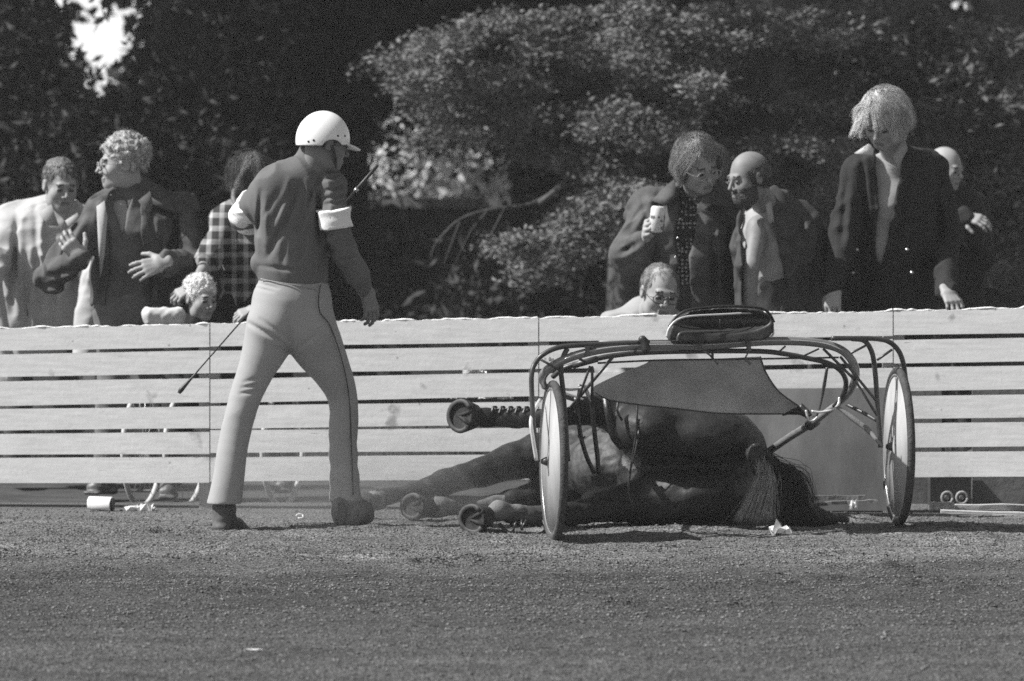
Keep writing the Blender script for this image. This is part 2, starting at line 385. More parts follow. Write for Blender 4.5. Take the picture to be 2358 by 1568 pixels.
# ------------------------------------------------------------------ fence
def fence_tex(N, L, mp, out):
    st = N.new('ShaderNodeMapping'); st.inputs['Scale'].default_value = (1.2, 1, 14); L.new(mp.outputs[0], st.inputs[0])
    a = nse(N, L, st, 5, .35, .75, 1.05, .86, 8)
    d = nse(N, L, mp, 7, .64, .72, 0, .85, 8); s2 = N.new('ShaderNodeMapping'); s2.inputs['Scale'].default_value = (3, 1, 40); L.new(mp.outputs[0], s2.inputs[0])
    c = nse(N, L, s2, 4, .70, .74, 0, .7)
    m = N.new('ShaderNodeMath'); m.operation = 'MULTIPLY'; L.new(out, m.inputs[0]); L.new(a, m.inputs[1])
    o = mixf(N, L, d, m.outputs[0], .32); o = mixf(N, L, c, o, .25)
    v = N.new('ShaderNodeTexVoronoi'); v.inputs['Scale'].default_value = 9; L.new(mp.outputs[0], v.inputs['Vector']); q = N.new('ShaderNodeMapRange'); L.new(v.outputs['Distance'], q.inputs[0])
    for i, w in zip((1, 2, 3, 4), (.035, .06, .6, 0)): q.inputs[i].default_value = w
    return mixf(N, L, q.outputs[0], o, .2)
M_fence = mat('white painted boards', .76, .6, .04, 20, .05, 50, tex=fence_tex, stretch=(1, 1, 1))
M_post = mat('weathered post', .3, .8, .3, 12, .3, 60)
M_post2 = mat('dirty batten', .15, .85, .3, 12, .3, 60)
M_mark = mat('board stain', .2, .8, .2, 30, 0)
def fd(x): return 25.0 - .5 * x / 2357.0          # the fence comes slightly nearer to the right
rows = [((757, 810), (710, 769)), ((816, 868), (777, 833)), ((879, 935), (842, 898)), ((941, 993), (908, 964)), ((999, 1050), (972, 1029)), ((1056, 1112), (1038, 1097))]
seams = [-420, 483, 1240, 2056, 2800]
fence = thing('board_fence', 'long white rail fence of six wide horizontal boards beside the racetrack', 'fence', P(1178, 382, 24.75) * V(1, 1, 0))
fr = np.random.default_rng(5)
for bi in range(len(seams) - 1):
    m = MB(); x0, x1 = seams[bi] + 1.2, seams[bi + 1] - 1.2
    for ri, ((a0, a1), (b0, b1)) in enumerate(rows):
        n = 60 if ri == 0 else 24; xs = np.linspace(x0, x1, n); T = xs / 2357
        top = a0 + (b0 - a0) * T; bot = a1 + (b1 - a1) * T
        jit = fr.normal(size=2) * 1.0; tl_ = fr.normal() * 1.6 * (xs - (x0 + x1) / 2) / 800; top = top + tl_; bot = bot + tl_; bot = bot - (1.6 if ri < 5 else 0); top = top + jit[0] + .5 * np.sin(xs / 170 + ri * 2 + bi); bot = bot + jit[1] * .7 + .5 * np.sin(xs / 140 + ri + bi)
        vs = []
        for x, t, b in zip(xs, top, bot):
            d = fd(x); w = (fr.random() - .5) * (.006 if ri == 0 else .001)
            p = P(x, t, d); q = P(x, b, d)
            if ri == 0: p[2] += w
            vs += [p, q, q + V(0, .028, 0), p + V(0, .028, 0)]
        fs = [(i * 4 + k, i * 4 + 4 + k, i * 4 + 4 + (k + 1) % 4, i * 4 + (k + 1) % 4) for i in range(n - 1) for k in range(4)]
        fs += [(0, 1, 2, 3), tuple(n * 4 - 4 + k for k in (3, 2, 1, 0))]
        m.add(vs, fs)
    m.build('board_panel', M_fence, fence, smooth=False)
# frayed paint and hessian strip along the top edge
m = MB(); xs = np.arange(-420, 2800, 3.2); pts = []
M_edge = mat('frayed top strip', .78, .8, .2, 60, .5, 80)
for seg in range(4):
    xx = xs[(xs > seams[seg]) & (xs < seams[seg + 1])]; vs = []
    q = np.stack([xx * .03, 0 * xx, 0 * xx], 1); nn = noise(q, 2 + seg) + .6 * noise(q * 2.7, 8)
    for x, w in zip(xx, nn):
        T = x / 2357; d = fd(x); p = P(x, 757 - 47 * T - .8, d); r = .0038 + .0022 * w
        for a in range(6):
            th = a * math.pi / 3; vs.append(p + V(0, .013 + 2.6 * r * math.cos(th), .9 * r * math.sin(th) + .004 * w))
    fs = [(i * 6 + k, i * 6 + 6 + k, i * 6 + 6 + (k + 1) % 6, i * 6 + (k + 1) % 6) for i in range(len(xx) - 1) for k in range(6)]
    m.add(vs, fs)
m.build('top_strip', M_edge, fence)
for x in seams[1:4]:
    d = fd(x); p = P(x, 382, d + .075); top = P(x, 757 - 47 * x / 2357, d)[2] - .015
    m = MB(); m.add(*box((p[0], p[1], top / 2 - .1), (.045, .045, top / 2 + .1))); m.build('post', M_post, fence, smooth=False)
# grey board leaning on the fence, and timber lying at its foot
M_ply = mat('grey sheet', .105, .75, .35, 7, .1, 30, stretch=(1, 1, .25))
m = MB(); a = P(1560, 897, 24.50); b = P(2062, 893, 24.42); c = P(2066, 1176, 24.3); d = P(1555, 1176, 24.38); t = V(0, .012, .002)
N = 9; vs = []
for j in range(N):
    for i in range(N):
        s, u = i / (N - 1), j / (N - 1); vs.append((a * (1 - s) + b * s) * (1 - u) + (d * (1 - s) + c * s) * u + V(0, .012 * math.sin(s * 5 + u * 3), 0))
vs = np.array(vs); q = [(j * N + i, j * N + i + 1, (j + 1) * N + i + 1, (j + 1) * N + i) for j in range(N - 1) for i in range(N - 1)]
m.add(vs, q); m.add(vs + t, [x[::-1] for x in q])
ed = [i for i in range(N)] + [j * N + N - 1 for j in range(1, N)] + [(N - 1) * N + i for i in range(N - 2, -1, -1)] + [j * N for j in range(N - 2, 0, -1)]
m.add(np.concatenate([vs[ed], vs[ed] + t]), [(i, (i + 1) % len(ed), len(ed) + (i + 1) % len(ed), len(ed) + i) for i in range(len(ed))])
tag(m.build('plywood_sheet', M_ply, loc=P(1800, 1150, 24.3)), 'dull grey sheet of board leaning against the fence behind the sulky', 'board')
M_tim = mat('pale timber', .5, .8, .3, 14, .3, 60, stretch=(.3, 1, 3))
def timber(name, a, b, hw, hh, label, mt=None):
    a = np.asarray(a); b = np.asarray(b); ax = norm(b - a); R = np.array([ax, norm(np.cross(V(0, 0, 1), ax)), norm(np.cross(ax, np.cross(V(0, 0, 1), ax)))])
    m = MB(); L = np.linalg.norm(b - a) / 2; n = 10; vs = []
    for i in range(n):
        c = a + (b - a) * i / (n - 1) + V(0, .004 * fr.normal(), .002 * fr.normal())
        for s1, s2 in ((-1, -1), (1, -1), (1, 1), (-1, 1)): vs.append(c + R[1] * s1 * hw + R[2] * s2 * hh)
    fs = [(i * 4 + k, i * 4 + (k + 1) % 4, i * 4 + 4 + (k + 1) % 4, i * 4 + 4 + k) for i in range(n - 1) for k in range(4)] + [(3, 2, 1, 0), tuple(n * 4 - 4 + k for k in range(4))]
    m.add(vs, fs); return tag(m.build(name, mt or M_tim, loc=(a + b) / 2, smooth=False), label, 'timber', 'timbers lying at the foot of the fence')
timber('timber_plank', P(2165, 1178, 24.35), P(2700, 1195, 24.3), .03, .007, 'long pale plank lying on the ground right of the right wheel')
timber('timber_plank', P(2140, 1166, 24.75), P(2196, 1169, 24.75), .02, .02, 'short splintered pale block lying before the dark crate')
timber('timber_plank', P(2196, 1168, 24.8), P(2700, 1172, 24.8), .03, .014, 'grey plank behind the long pale plank at far right')
timber('timber_plank', P(1838, 1146, 24.1), P(1992, 1144, 24.1), .012, .009, 'short grey batten at the foot of the leaning grey board', M_post2)
timber('timber_plank', P(1860, 1160, 24.05), P(2020, 1154, 24.05), .02, .007, 'dirty flat batten lying below the grey board beside the right wheel', M_post2)
M_mid = mat('grey boards', .16, .8, .2, 8, .2, 40)  # one even grey for the partition
m = MB()
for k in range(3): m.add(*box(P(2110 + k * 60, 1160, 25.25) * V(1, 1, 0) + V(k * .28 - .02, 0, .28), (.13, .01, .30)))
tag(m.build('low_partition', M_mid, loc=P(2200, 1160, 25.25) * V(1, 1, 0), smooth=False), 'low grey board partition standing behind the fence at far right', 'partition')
# ------------------------------------------------------------------ trees, hedge, wood
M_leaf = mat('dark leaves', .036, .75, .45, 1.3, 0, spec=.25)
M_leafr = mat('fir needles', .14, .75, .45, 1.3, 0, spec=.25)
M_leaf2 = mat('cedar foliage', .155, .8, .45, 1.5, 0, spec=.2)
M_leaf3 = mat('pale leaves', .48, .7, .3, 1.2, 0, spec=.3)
M_bark = mat('bark', .06, .9, .4, 9, .8, 30, stretch=(1, 1, .3))
M_bough = mat('grey bark', .07, .9, .4, 9, .8, 30)
tg = np.random.default_rng(21)
GAPS = [[(162, 48), (190, 46), (215, 56), (214, 78), (190, 76), (166, 64)], [(160, 84), (185, 80), (212, 94), (236, 98), (246, 84), (240, 62), (262, 48), (292, 52), (306, 84), (310, 118), (292, 118), (266, 142), (236, 146), (206, 166), (190, 160), (178, 140), (200, 134), (200, 116), (166, 104)], [(126, -20), (240, -20), (226, 6), (176, 16), (160, 4), (140, 12), (128, 2)]]
SPOTS = [(360, 24, 9), (383, 26, 9), (413, 35, 11), (446, 90, 8), (275, 38, 9), (103, 26, 8), (398, 158, 7), (2194, 26, 11), (2230, 24, 11), (2248, 30, 10), (2204, 6, 13), (2236, 4, 12), (2131, 52, 8), (2010, 16, 6), (2262, 8, 8), (645, 30, 6), (690, 60, 6)]
def keep(Q):
    """leaves that stay: the crowns have gaps where the sky shows"""
    px = 1178.5 + Q[:, 0] * F / Q[:, 1]; py = 382 + (HC - Q[:, 2]) * F / Q[:, 1]; k = np.ones(len(Q), bool)
    for x, y, r in SPOTS: k &= (px - x) ** 2 + (py - y) ** 2 > (r * 1.25) ** 2
    for pl in GAPS:
        ins = np.zeros(len(Q), bool)
        for i in range(len(pl)):
            (ax, ay), (bx, by) = pl[i], pl[(i + 1) % len(pl)]
            if ay == by: continue
            ins ^= ((ay > py) != (by > py)) & (px < (bx - ax) * (py - ay) / (by - ay) + ax)
        k &= ~(ins & (hash3(np.arange(len(Q)), np.arange(len(Q)) * 3, np.full(len(Q), 5), 3) > -.82))
    return k
def trunk(name, base, h, r, parent, lean=(0, 0), limbs=5, seed=0, mt=None):
    g = np.random.default_rng(seed + 90); m = MB(); base = np.asarray(base, float)
    pts = [base + V(lean[0] * t + .08 * g.normal() * t, lean[1] * t, h * t) for t in np.linspace(0, 1, 6)]
    m.add(*tube(pts, [r * 1.35, r, r * .9, r * .8, r * .65, r * .45], 10))
    for i in range(limbs):
        t = g.uniform(.22, .95); p = base + V(lean[0] * t, lean[1] * t, h * t); a = g.uniform(0, 6.28); L = g.uniform(.9, 2.2)
        q = V(math.cos(a), math.sin(a), .5); m.add(*tube([p, p + q * L * .5, p + q * L + V(0, 0, -.1)], [r * .38, r * .25, r * .08], 6, 4))
    return m.build(name, mt or M_bark, parent)
def tree(label, x, d, clumps, size, material, h=7.5, r=.16, seed=0, flat=0., per=70, spread=.22, elong=1.6, lean=(0, 0), kind='broadleaf_tree', top=True, topn=420):
    """x in frame units; clumps: array of centres (world)"""
    g = np.random.default_rng(seed); base = P(x, 382, d) * V(1, 1, 0) + V(0, 0, -.03)
    t = thing(kind, label, 'tree', base, 'trees behind the spectators')
    trunk('trunk', base, h, r, t, lean, 6, seed)
    C = np.asarray(clumps); n = len(C) * per
    sp = np.repeat(g.uniform(.6, 1.3, len(C)), per)[:, None] * spread
    Q = np.repeat(C, per, 0) + g.normal(size=(n, 3)) * sp * V(1, 1, .45 if flat else .8)
    Q = Q[keep(Q)]; v, f = leaf_quads(Q, size, g, flat, elong); m = MB(); m.add(v, f)
    if top:   # the upper crown, above the frame
        n2 = topn; U = base + V(0, 0, h * .9) + g.normal(size=(n2, 3)) * V(1.5, 1.5, 1.6); U = U[U[:, 2] > 3.6]
        Q = np.repeat(U, 14, 0) + g.normal(size=(len(U) * 14, 3)) * .2
        v, f = leaf_quads(Q, .13, g, 0.3, 1.3); m.add(v, f)
    m.build('crown', material, t, smooth=False); return t
def area(xy, n, d0, d1, g, ragged=0):
    """random clump centres inside a polygon of frame points at distances d0..d1"""
    xy = np.array(xy, float); lo = xy.min(0); hi = xy.max(0); out = []
    while len(out) < n:
        x, y = g.uniform(lo[0], hi[0]), g.uniform(lo[1], hi[1]); ins = False
        for i in range(len(xy)):
            a, b = xy[i], xy[(i + 1) % len(xy)]
            if (a[1] > y) != (b[1] > y) and x < (b[0] - a[0]) * (y - a[1]) / (b[1] - a[1]) + a[0]: ins = not ins
        if ins: out.append(P(x, y, g.uniform(d0, d1)))
    return np.array(out)
# broadleaf trees on the left
g = tg
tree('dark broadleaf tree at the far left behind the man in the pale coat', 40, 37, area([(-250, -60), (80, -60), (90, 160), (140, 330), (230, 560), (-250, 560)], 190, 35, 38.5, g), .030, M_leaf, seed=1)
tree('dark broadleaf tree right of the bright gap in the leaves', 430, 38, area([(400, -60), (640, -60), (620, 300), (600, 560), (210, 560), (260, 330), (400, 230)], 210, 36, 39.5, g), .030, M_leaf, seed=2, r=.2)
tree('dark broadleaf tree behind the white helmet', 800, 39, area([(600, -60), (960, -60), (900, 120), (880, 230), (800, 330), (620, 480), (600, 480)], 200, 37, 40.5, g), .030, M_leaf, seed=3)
# cedar with lit flat sprays, centre
def sprays(lines, n, jit, d, g):
    out = []
    for pts in lines:
        Q = np.array(pts, float); seg = np.linalg.norm(np.diff(Q, axis=0), axis=1); L = np.concatenate([[0], np.cumsum(seg)])
        k = max(4, int(n * L[-1] / 100)); s = g.uniform(0, L[-1], k)
        x = np.interp(s, L, Q[:, 0]) + g.normal(size=k) * jit * 1.2; y = np.interp(s, L, Q[:, 1]) + np.abs(g.normal(size=k)) * jit * .9
        for a, b in zip(x, y):
            dd = d + g.normal() * .45; out.append(P(a, b, dd))
            for j in range(g.integers(0, 3)): out.append(P(a + g.normal() * 5, b + 9 + 8 * j, dd + .05 * g.normal()))
    return np.array(out)
ced = [[(890, 135), (1000, 100), (1090, 60), (1180, 30)], [(920, 150), (1010, 170), (1120, 165), (1250, 155), (1330, 120)], [(960, 190), (1060, 200), (1180, 190), (1300, 180)],
       [(1000, 235), (1080, 250), (1200, 240), (1340, 250), (1420, 230)], [(1180, 90), (1300, 100), (1400, 80), (1480, 40)], [(1360, 130), (1450, 110), (1560, 130), (1640, 170)],
       [(1300, 300), (1400, 260), (1500, 210), (1600, 200)], [(1340, 360), (1450, 330), (1560, 300)], [(1230, 60), (1350, 20), (1500, 0)], [(1400, 180), (1500, 160), (1600, 230)],
       [(1420, 280), (1500, 260), (1580, 250)], [(1010, 300), (1090, 310), (1180, 300)], [(1200, 330), (1300, 340), (1400, 400)]]
tree('cedar with pale lit sprays of foliage left of the man holding a can', 1480, 34.6, sprays(ced, 6, 20, 33.6, g), .014, M_leaf2, seed=4, flat=.5, per=190, spread=.07, elong=1.4, top=True, topn=150, kind='cedar_tree', r=.2, h=8)
low = [[(1170, 560), (1260, 540), (1400, 500)], [(1180, 600), (1260, 590), (1350, 570)], [(1330, 460), (1420, 440), (1520, 430)], [(1190, 640), (1230, 620), (1270, 600)], [(1280, 500), (1380, 470), (1460, 470)], [(1380, 560), (1440, 540)]]
t = tree('cedar branch tree reaching low behind the man holding a can', 1750, 34.2, np.concatenate([sprays(low, 7, 10, 32.6, g), sprays([[(1640, 100), (1800, 60), (1950, 90)], [(1660, 240), (1760, 200), (1900, 240)], [(1700, 330), (1850, 300), (1950, 330)], [(1500, 60), (1650, 20), (1850, 20)], [(1620, 330), (1680, 300)], [(1850, 450), (1900, 420), (1950, 400)]], 9, 26, 33.8, g)]), .014, M_leaf2, seed=5, flat=.5, per=110, spread=.065, elong=1.4, top=False, kind='cedar_tree', r=.17, h=8)
m = MB()
m.add(*tube([P(1560, 210, 34), P(1480, 300, 33.7), P(1400, 350, 33.3), P(1330, 400, 33), P(1280, 440, 32.8), P(1240, 470, 32.7)], [.05, .045, .035, .028, .022, .016], 7))
m.add(*tube([P(1290, 435, 32.8), P(1220, 470, 32.7), P(1120, 485, 32.6), P(1060, 505, 32.5), P(1020, 540, 32.5), P(996, 575, 32.5), P(992, 600, 32.5)], [.015, .013, .011, .008, .006, .004, .002], 6))
for a in ([(1120, 487), (1085, 530), (1060, 580), (1040, 620)], [(1160, 482), (1130, 540), (1100, 590)], [(1240, 470), (1220, 450), (1200, 462)], [(1060, 505), (1040, 560), (1020, 610)]):
    m.add(*tube([P(x, y, 32.55) for x, y in a], [.005, .0035, .002, .001][:len(a)], 5))
m.build('bough', M_bough, t)
# conifers on the right
rt = [[(1900, 30), (2050, 60), (2200, 40)], [(1950, 200), (2050, 170)], [(2150, 260), (2250, 200), (2357, 130)], [(2140, 330), (2260, 280), (2400, 230)], [(2120, 140), (2250, 100), (2380, 60)], [(2200, 420), (2300, 400), (2400, 330)], [(2240, 520), (2330, 500), (2420, 480)], [(1850, 130), (1960, 120)], [(2230, 610), (2330, 600)], [(1830, 330), (1930, 290)]]
tree('dark fir with drooping branches at the far right behind the man in the blazer', 2290, 35.5, sprays(rt, 10, 36, 35, g), .017, M_leafr, seed=6, flat=.3, per=140, spread=.11, elong=1.8, top=False, kind='fir_tree', r=.19, h=8)
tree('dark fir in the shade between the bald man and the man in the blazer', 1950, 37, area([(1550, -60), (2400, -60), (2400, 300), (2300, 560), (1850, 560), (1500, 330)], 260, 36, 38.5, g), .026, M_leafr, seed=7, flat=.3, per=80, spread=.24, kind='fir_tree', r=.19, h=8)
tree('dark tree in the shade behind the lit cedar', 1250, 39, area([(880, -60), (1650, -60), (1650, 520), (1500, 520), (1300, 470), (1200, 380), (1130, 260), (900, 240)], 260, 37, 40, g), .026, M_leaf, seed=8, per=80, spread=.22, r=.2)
# far sunlit bushes in the gap
def bush(label, pts, n, d, mt, size, seed, per=60, spread=.2):
    g = np.random.default_rng(seed); C = area(pts, n, d - .6, d + .6, g); base = P(np.mean([p[0] for p in pts]), 382, d) * V(1, 1, 0)
    t = thing('bush', label, 'bush', base, 'bushes behind the fence'); Q = np.repeat(C, per, 0) + g.normal(size=(len(C) * per, 3)) * spread * .7
    v, f = leaf_quads(Q, size, g); m = MB(); m.add(v, f); m.build('foliage', mt, t, smooth=False)
    m = MB()
    for i in range(4): m.add(*tube([base, base + V(g.normal() * .2, g.normal() * .2, .7), base + V(g.normal() * .5, g.normal() * .3, 1.3)], [.03, .02, .006], 5))
    m.build('stem', M_bark, t); return t
bush('pale sunlit bush in the gap right of the whip handle', [(920, 240), (960, 230), (1050, 270), (1140, 380), (1150, 430), (1080, 400), (1030, 440), (980, 430), (930, 330)], 60, 47, M_leaf3, .035, 31)
bush('rounded pale bush just right of the white helmet', [(790, 380), (840, 340), (870, 360), (880, 470), (790, 470)], 26, 44, M_leaf3, .03, 32)
# low wall below the gap, with a pale coping, and shrubs before it
M_wall = mat('dark rendered wall', .10, .9, .35, 1.2, .3, 12); M_cope = mat('pale coping', .30, .8, .3, 5, .3, 20)
x0, x1 = P(560, 0, 41)[0], P(1500, 0, 41)[0]; zt = P(0, 468, 41)[2]
w = thing('garden_wall', 'low dark wall with a pale coping beyond the fence right of the driver', 'wall', ((x0 + x1) / 2, 41.1, 0))
m = MB(); m.add(*box(((x0 + x1) / 2, 41.12, zt / 2 - .03), ((x1 - x0) / 2, .1, zt / 2 + .0))); m.build('wall_face', M_wall, w, smooth=False)
m = MB(); m.add(*box(((x0 + x1) / 2, 41.1, zt + .0), ((x1 - x0) / 2 + .03, .16, .035))); m.build('coping', M_cope, w, smooth=False)
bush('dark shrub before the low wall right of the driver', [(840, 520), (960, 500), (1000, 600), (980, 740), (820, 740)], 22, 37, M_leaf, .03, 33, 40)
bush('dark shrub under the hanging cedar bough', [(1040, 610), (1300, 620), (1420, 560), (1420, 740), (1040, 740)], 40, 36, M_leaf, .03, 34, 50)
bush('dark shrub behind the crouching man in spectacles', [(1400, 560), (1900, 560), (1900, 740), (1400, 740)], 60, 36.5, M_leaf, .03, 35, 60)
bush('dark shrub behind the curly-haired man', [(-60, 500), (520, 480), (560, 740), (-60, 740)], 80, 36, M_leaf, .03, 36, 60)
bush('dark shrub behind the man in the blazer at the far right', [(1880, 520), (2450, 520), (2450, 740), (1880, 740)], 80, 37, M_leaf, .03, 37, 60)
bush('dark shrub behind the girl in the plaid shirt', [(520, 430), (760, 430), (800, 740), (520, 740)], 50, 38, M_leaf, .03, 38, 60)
# far wood as one mass, with a gap where the sky shows
n = 46000; wg = np.random.default_rng(77); C = []
while len(C) < 5200:
    x = wg.uniform(-300, 2700); y = wg.uniform(-700, 560); d = wg.uniform(50, 58)
    hole = ((x - 232) / 125) ** 2 + ((y - 108) / 100) ** 2 < 1 or (120 < x < 330 and -40 < y < 24) or ((x - 2170) / 40) ** 2 + ((y - 10) / 20) ** 2 < 1 or ((x - 455) / 14) ** 2 + ((y - 26) / 12) ** 2 < 1 or ((x - 505) / 12) ** 2 + ((y - 36) / 12) ** 2 < 1
    if hole and wg.random() < .985: continue
    C.append(P(x, y, d))
C = np.array(C); Q = np.repeat(C, 11, 0) + wg.normal(size=(len(C) * 11, 3)) * .16
Q = Q[keep(Q)]; v, f = leaf_quads(Q, .10, wg, 0, 1.2); m = MB(); m.add(v, f)
tag(m.build('far_wood', M_leaf, smooth=False), 'dark wood of distant trees closing the background', 'wood', kind='stuff')
# ------------------------------------------------------------------ people
def cloth_tex_plaid(N, L, mp, out):
    sx = N.new('ShaderNodeSeparateXYZ'); L.new(mp.outputs[0], sx.inputs[0]); r = []
    for ax, fr_ in ((0, 2 * math.pi / .055), (2, 2 * math.pi / .06)):
        m = N.new('ShaderNodeMath'); m.operation = 'MULTIPLY'; L.new(sx.outputs[ax], m.inputs[0]); m.inputs[1].default_value = fr_
        s = N.new('ShaderNodeMath'); s.operation = 'SINE'; L.new(m.outputs[0], s.inputs[0])
        q = N.new('ShaderNodeMapRange'); L.new(s.outputs[0], q.inputs[0])
        for i, v in zip((1, 2, 3, 4), (.1, .5, 0, 1)): q.inputs[i].default_value = v
        r.append(q.outputs[0])
    a = N.new('ShaderNodeMath'); a.operation = 'ADD'; L.new(r[0], a.inputs[0]); L.new(r[1], a.inputs[1])
    q = N.new('ShaderNodeMapRange'); L.new(a.outputs[0], q.inputs[0])
    for i, v in zip((1, 2, 3, 4), (0, 2, .035, .36)): q.inputs[i].default_value = v
    n = nse(N, L, mp, 12, .3, .7, .7, 1.3); m = N.new('ShaderNodeMath'); m.operation = 'MULTIPLY'; L.new(q.outputs[0], m.inputs[0]); L.new(n, m.inputs[1])
    return m.outputs[0]
def dots_tex(N, L, mp, out):
    v = N.new('ShaderNodeTexVoronoi'); v.inputs['Scale'].default_value = 55; v.inputs['Randomness'].default_value = .35; L.new(mp.outputs[0], v.inputs['Vector'])
    q = N.new('ShaderNodeMapRange'); L.new(v.outputs['Distance'], q.inputs[0])
    for i, w in zip((1, 2, 3, 4), (.25, .38, .32, .03)): q.inputs[i].default_value = w
    return q.outputs[0]
M_skin = mat('skin', .29, .6, .10, 25, .04, 120, spec=.35)
M_skin_d = mat('tanned skin', .20, .6, .12, 25, .04, 120, spec=.35)
M_eye = mat('eye and brow', .035, .4, .2, 60, 0, spec=.4)
M_lip = mat('lips', .17, .5, .1, 60, 0)
M_beard = mat('beard', .07, .9, .5, 90, .8, 220)
def cl(name, g, **k):
    k.setdefault('rough', .9); k.setdefault('var', .16); k.setdefault('scale', 14); k.setdefault('bump', .10); k.setdefault('bscale', 90); k.setdefault('spec', .15); return mat(name, g, **k)
M_black = cl('black cloth', .028); M_navy = cl('dark corduroy', .06); M_denim = cl('dark denim', .085, var=.3); M_denim2 = cl('washed denim', .11, var=.3)
M_coat = cl('pale raincoat', .40, var=.08); M_white = cl('white shirt cloth', .62, var=.06); M_shirt = cl('pale shirt cloth', .30, var=.08)
M_plaid = cl('plaid cloth', .1, tex=cloth_tex_plaid); M_dots = cl('dotted shirt cloth', .1, tex=dots_tex); M_jean = cl('faded jeans', .14, var=.3)
M_leather = mat('brown shoe leather', .09, .45, .3, 20, .15, 60, spec=.4)
M_hair_fair = mat('fair hair', .32, .5, .5, 40, .5, 90, stretch=(3, 3, .6), spec=.4); M_hair_blond = mat('blond hair', .62, .45, .45, 40, .5, 90, stretch=(3, 3, .6), spec=.4)
M_hair_mid = mat('brown hair', .13, .5, .55, 40, .5, 90, stretch=(3, 3, .6), spec=.4); M_hair_dark = mat('dark hair', .045, .5, .4, 40, .5, 90, stretch=(3, 3, .6), spec=.4)
M_metal = mat('bright metal', .45, .4, .1, 20, 0, metal=1.0); M_glass = mat('spectacle lens', .12, .1, .05, 5, 0, spec=.8)
M_button = mat('brass button', .45, .35, .1, 20, 0, metal=.8)

def basis(f, u):
    f = norm(f); u = norm(np.asarray(u) - (np.asarray(u) @ f) * f); return np.array([np.cross(f, u), f, u])   # rows: right, forward, up
def head_sdf(beard=0, jaw=1.0, nose=1.0, neck=None, brow=1.0, child=False):
    s = Sdf()
    s.ell((0, -.018, .030), (.0755, .096, .087)); s.ell((0, .030, -.030), (.060, .062, .086), k=.03)
    s.ell((0, .066, -.092), (.027 * jaw, .022, .022), k=.035)
    for x in (-1, 1):
        s.ell((x * .036, .056, -.030), (.027, .028, .030), k=.02); s.ell((x * .046, .012, -.075), (.018, .035, .028), k=.03)
    s.cone((-.034, .083, .020), (.034, .083, .020), .011 * brow, .011 * brow, k=.014)
    for x in (-1, 1):
        s.ell((x * .0315, .100, -.002), (.019, .014, .0125), k=.010, mode='s'); s.ell((x * .031, .0795, -.002), (.0135, .0135, .0125), k=.003)
    s.cone((0, .088, .012), (0, .114 if not child else .104, -.026), .0065, .0098 * nose, k=.009)
    for x in (-1, 1): s.ell((x * .0125, .099, -.034), (.0085, .010, .0075), k=.006)
    s.cone((-.020, .089, -.060), (.020, .089, -.060), .0062, .0062, k=.006); s.cone((-.016, .087, -.071), (.016, .087, -.071), .0075, .0075, k=.006)
    s.cone((-.023, .0975, -.0655), (.023, .0975, -.0655), .0022, .0022, k=.004, mode='s')
    for x in (-1, 1):
        s.ell((x * .079, -.008, -.006), (.010, .019, .031), k=.008); s.ell((x * .089, -.003, -.003), (.006, .009, .017), k=.006, mode='s')
    if beard: s.ell((0, .040, -.085), (.062, .058, .050), k=.02); s.disp(lambda Q: .003 * noise(Q * 160, 4) * ((Q[:, 2] < -.04) & (Q[:, 1] > -.01)))
    return s
def head_mesh(c, fwd, up, scale, neckbase, nr=.056, h=.004, **kw):
    R = basis(fwd, up); s = head_sdf(**{k: v for k, v in kw.items()})
    nb = (np.asarray(neckbase) - c) @ R.T / scale
    s.cone((0, -.022, -.055), nb, nr, nr * 1.12, k=.03)
    v, f = s.mesh(h); fc = v[f].mean(1); m = np.zeros(len(f), int)
    eye = (np.abs(np.abs(fc[:, 0]) - .031) < .0125) & (np.abs(fc[:, 2] + .003) < .0065) & (fc[:, 1] > .078)
    bro = (np.abs(np.abs(fc[:, 0]) - .033) < .019) & (np.abs(fc[:, 2] - .0245 + .12 * (np.abs(fc[:, 0]) - .03)) < .0045) & (fc[:, 1] > .07)
    lip = (np.abs(fc[:, 0]) < .022) & (np.abs(fc[:, 2] + .066) < .009) & (fc[:, 1] > .088)
    m[lip] = 2; m[eye | bro] = 1
    if kw.get('beard'):
        b = (fc[:, 2] < -.035 - .25 * np.maximum(.07 - fc[:, 1], 0) * 0) & (fc[:, 1] > .005) & (fc[:, 2] > -.15) & ~((np.abs(fc[:, 0]) < .018) & (np.abs(fc[:, 2] + .066) < .006))
        b &= ~((np.abs(fc[:, 0]) < .03) & (fc[:, 2] > -.045)); m[b] = 3
    return v * scale @ R + c, f, m
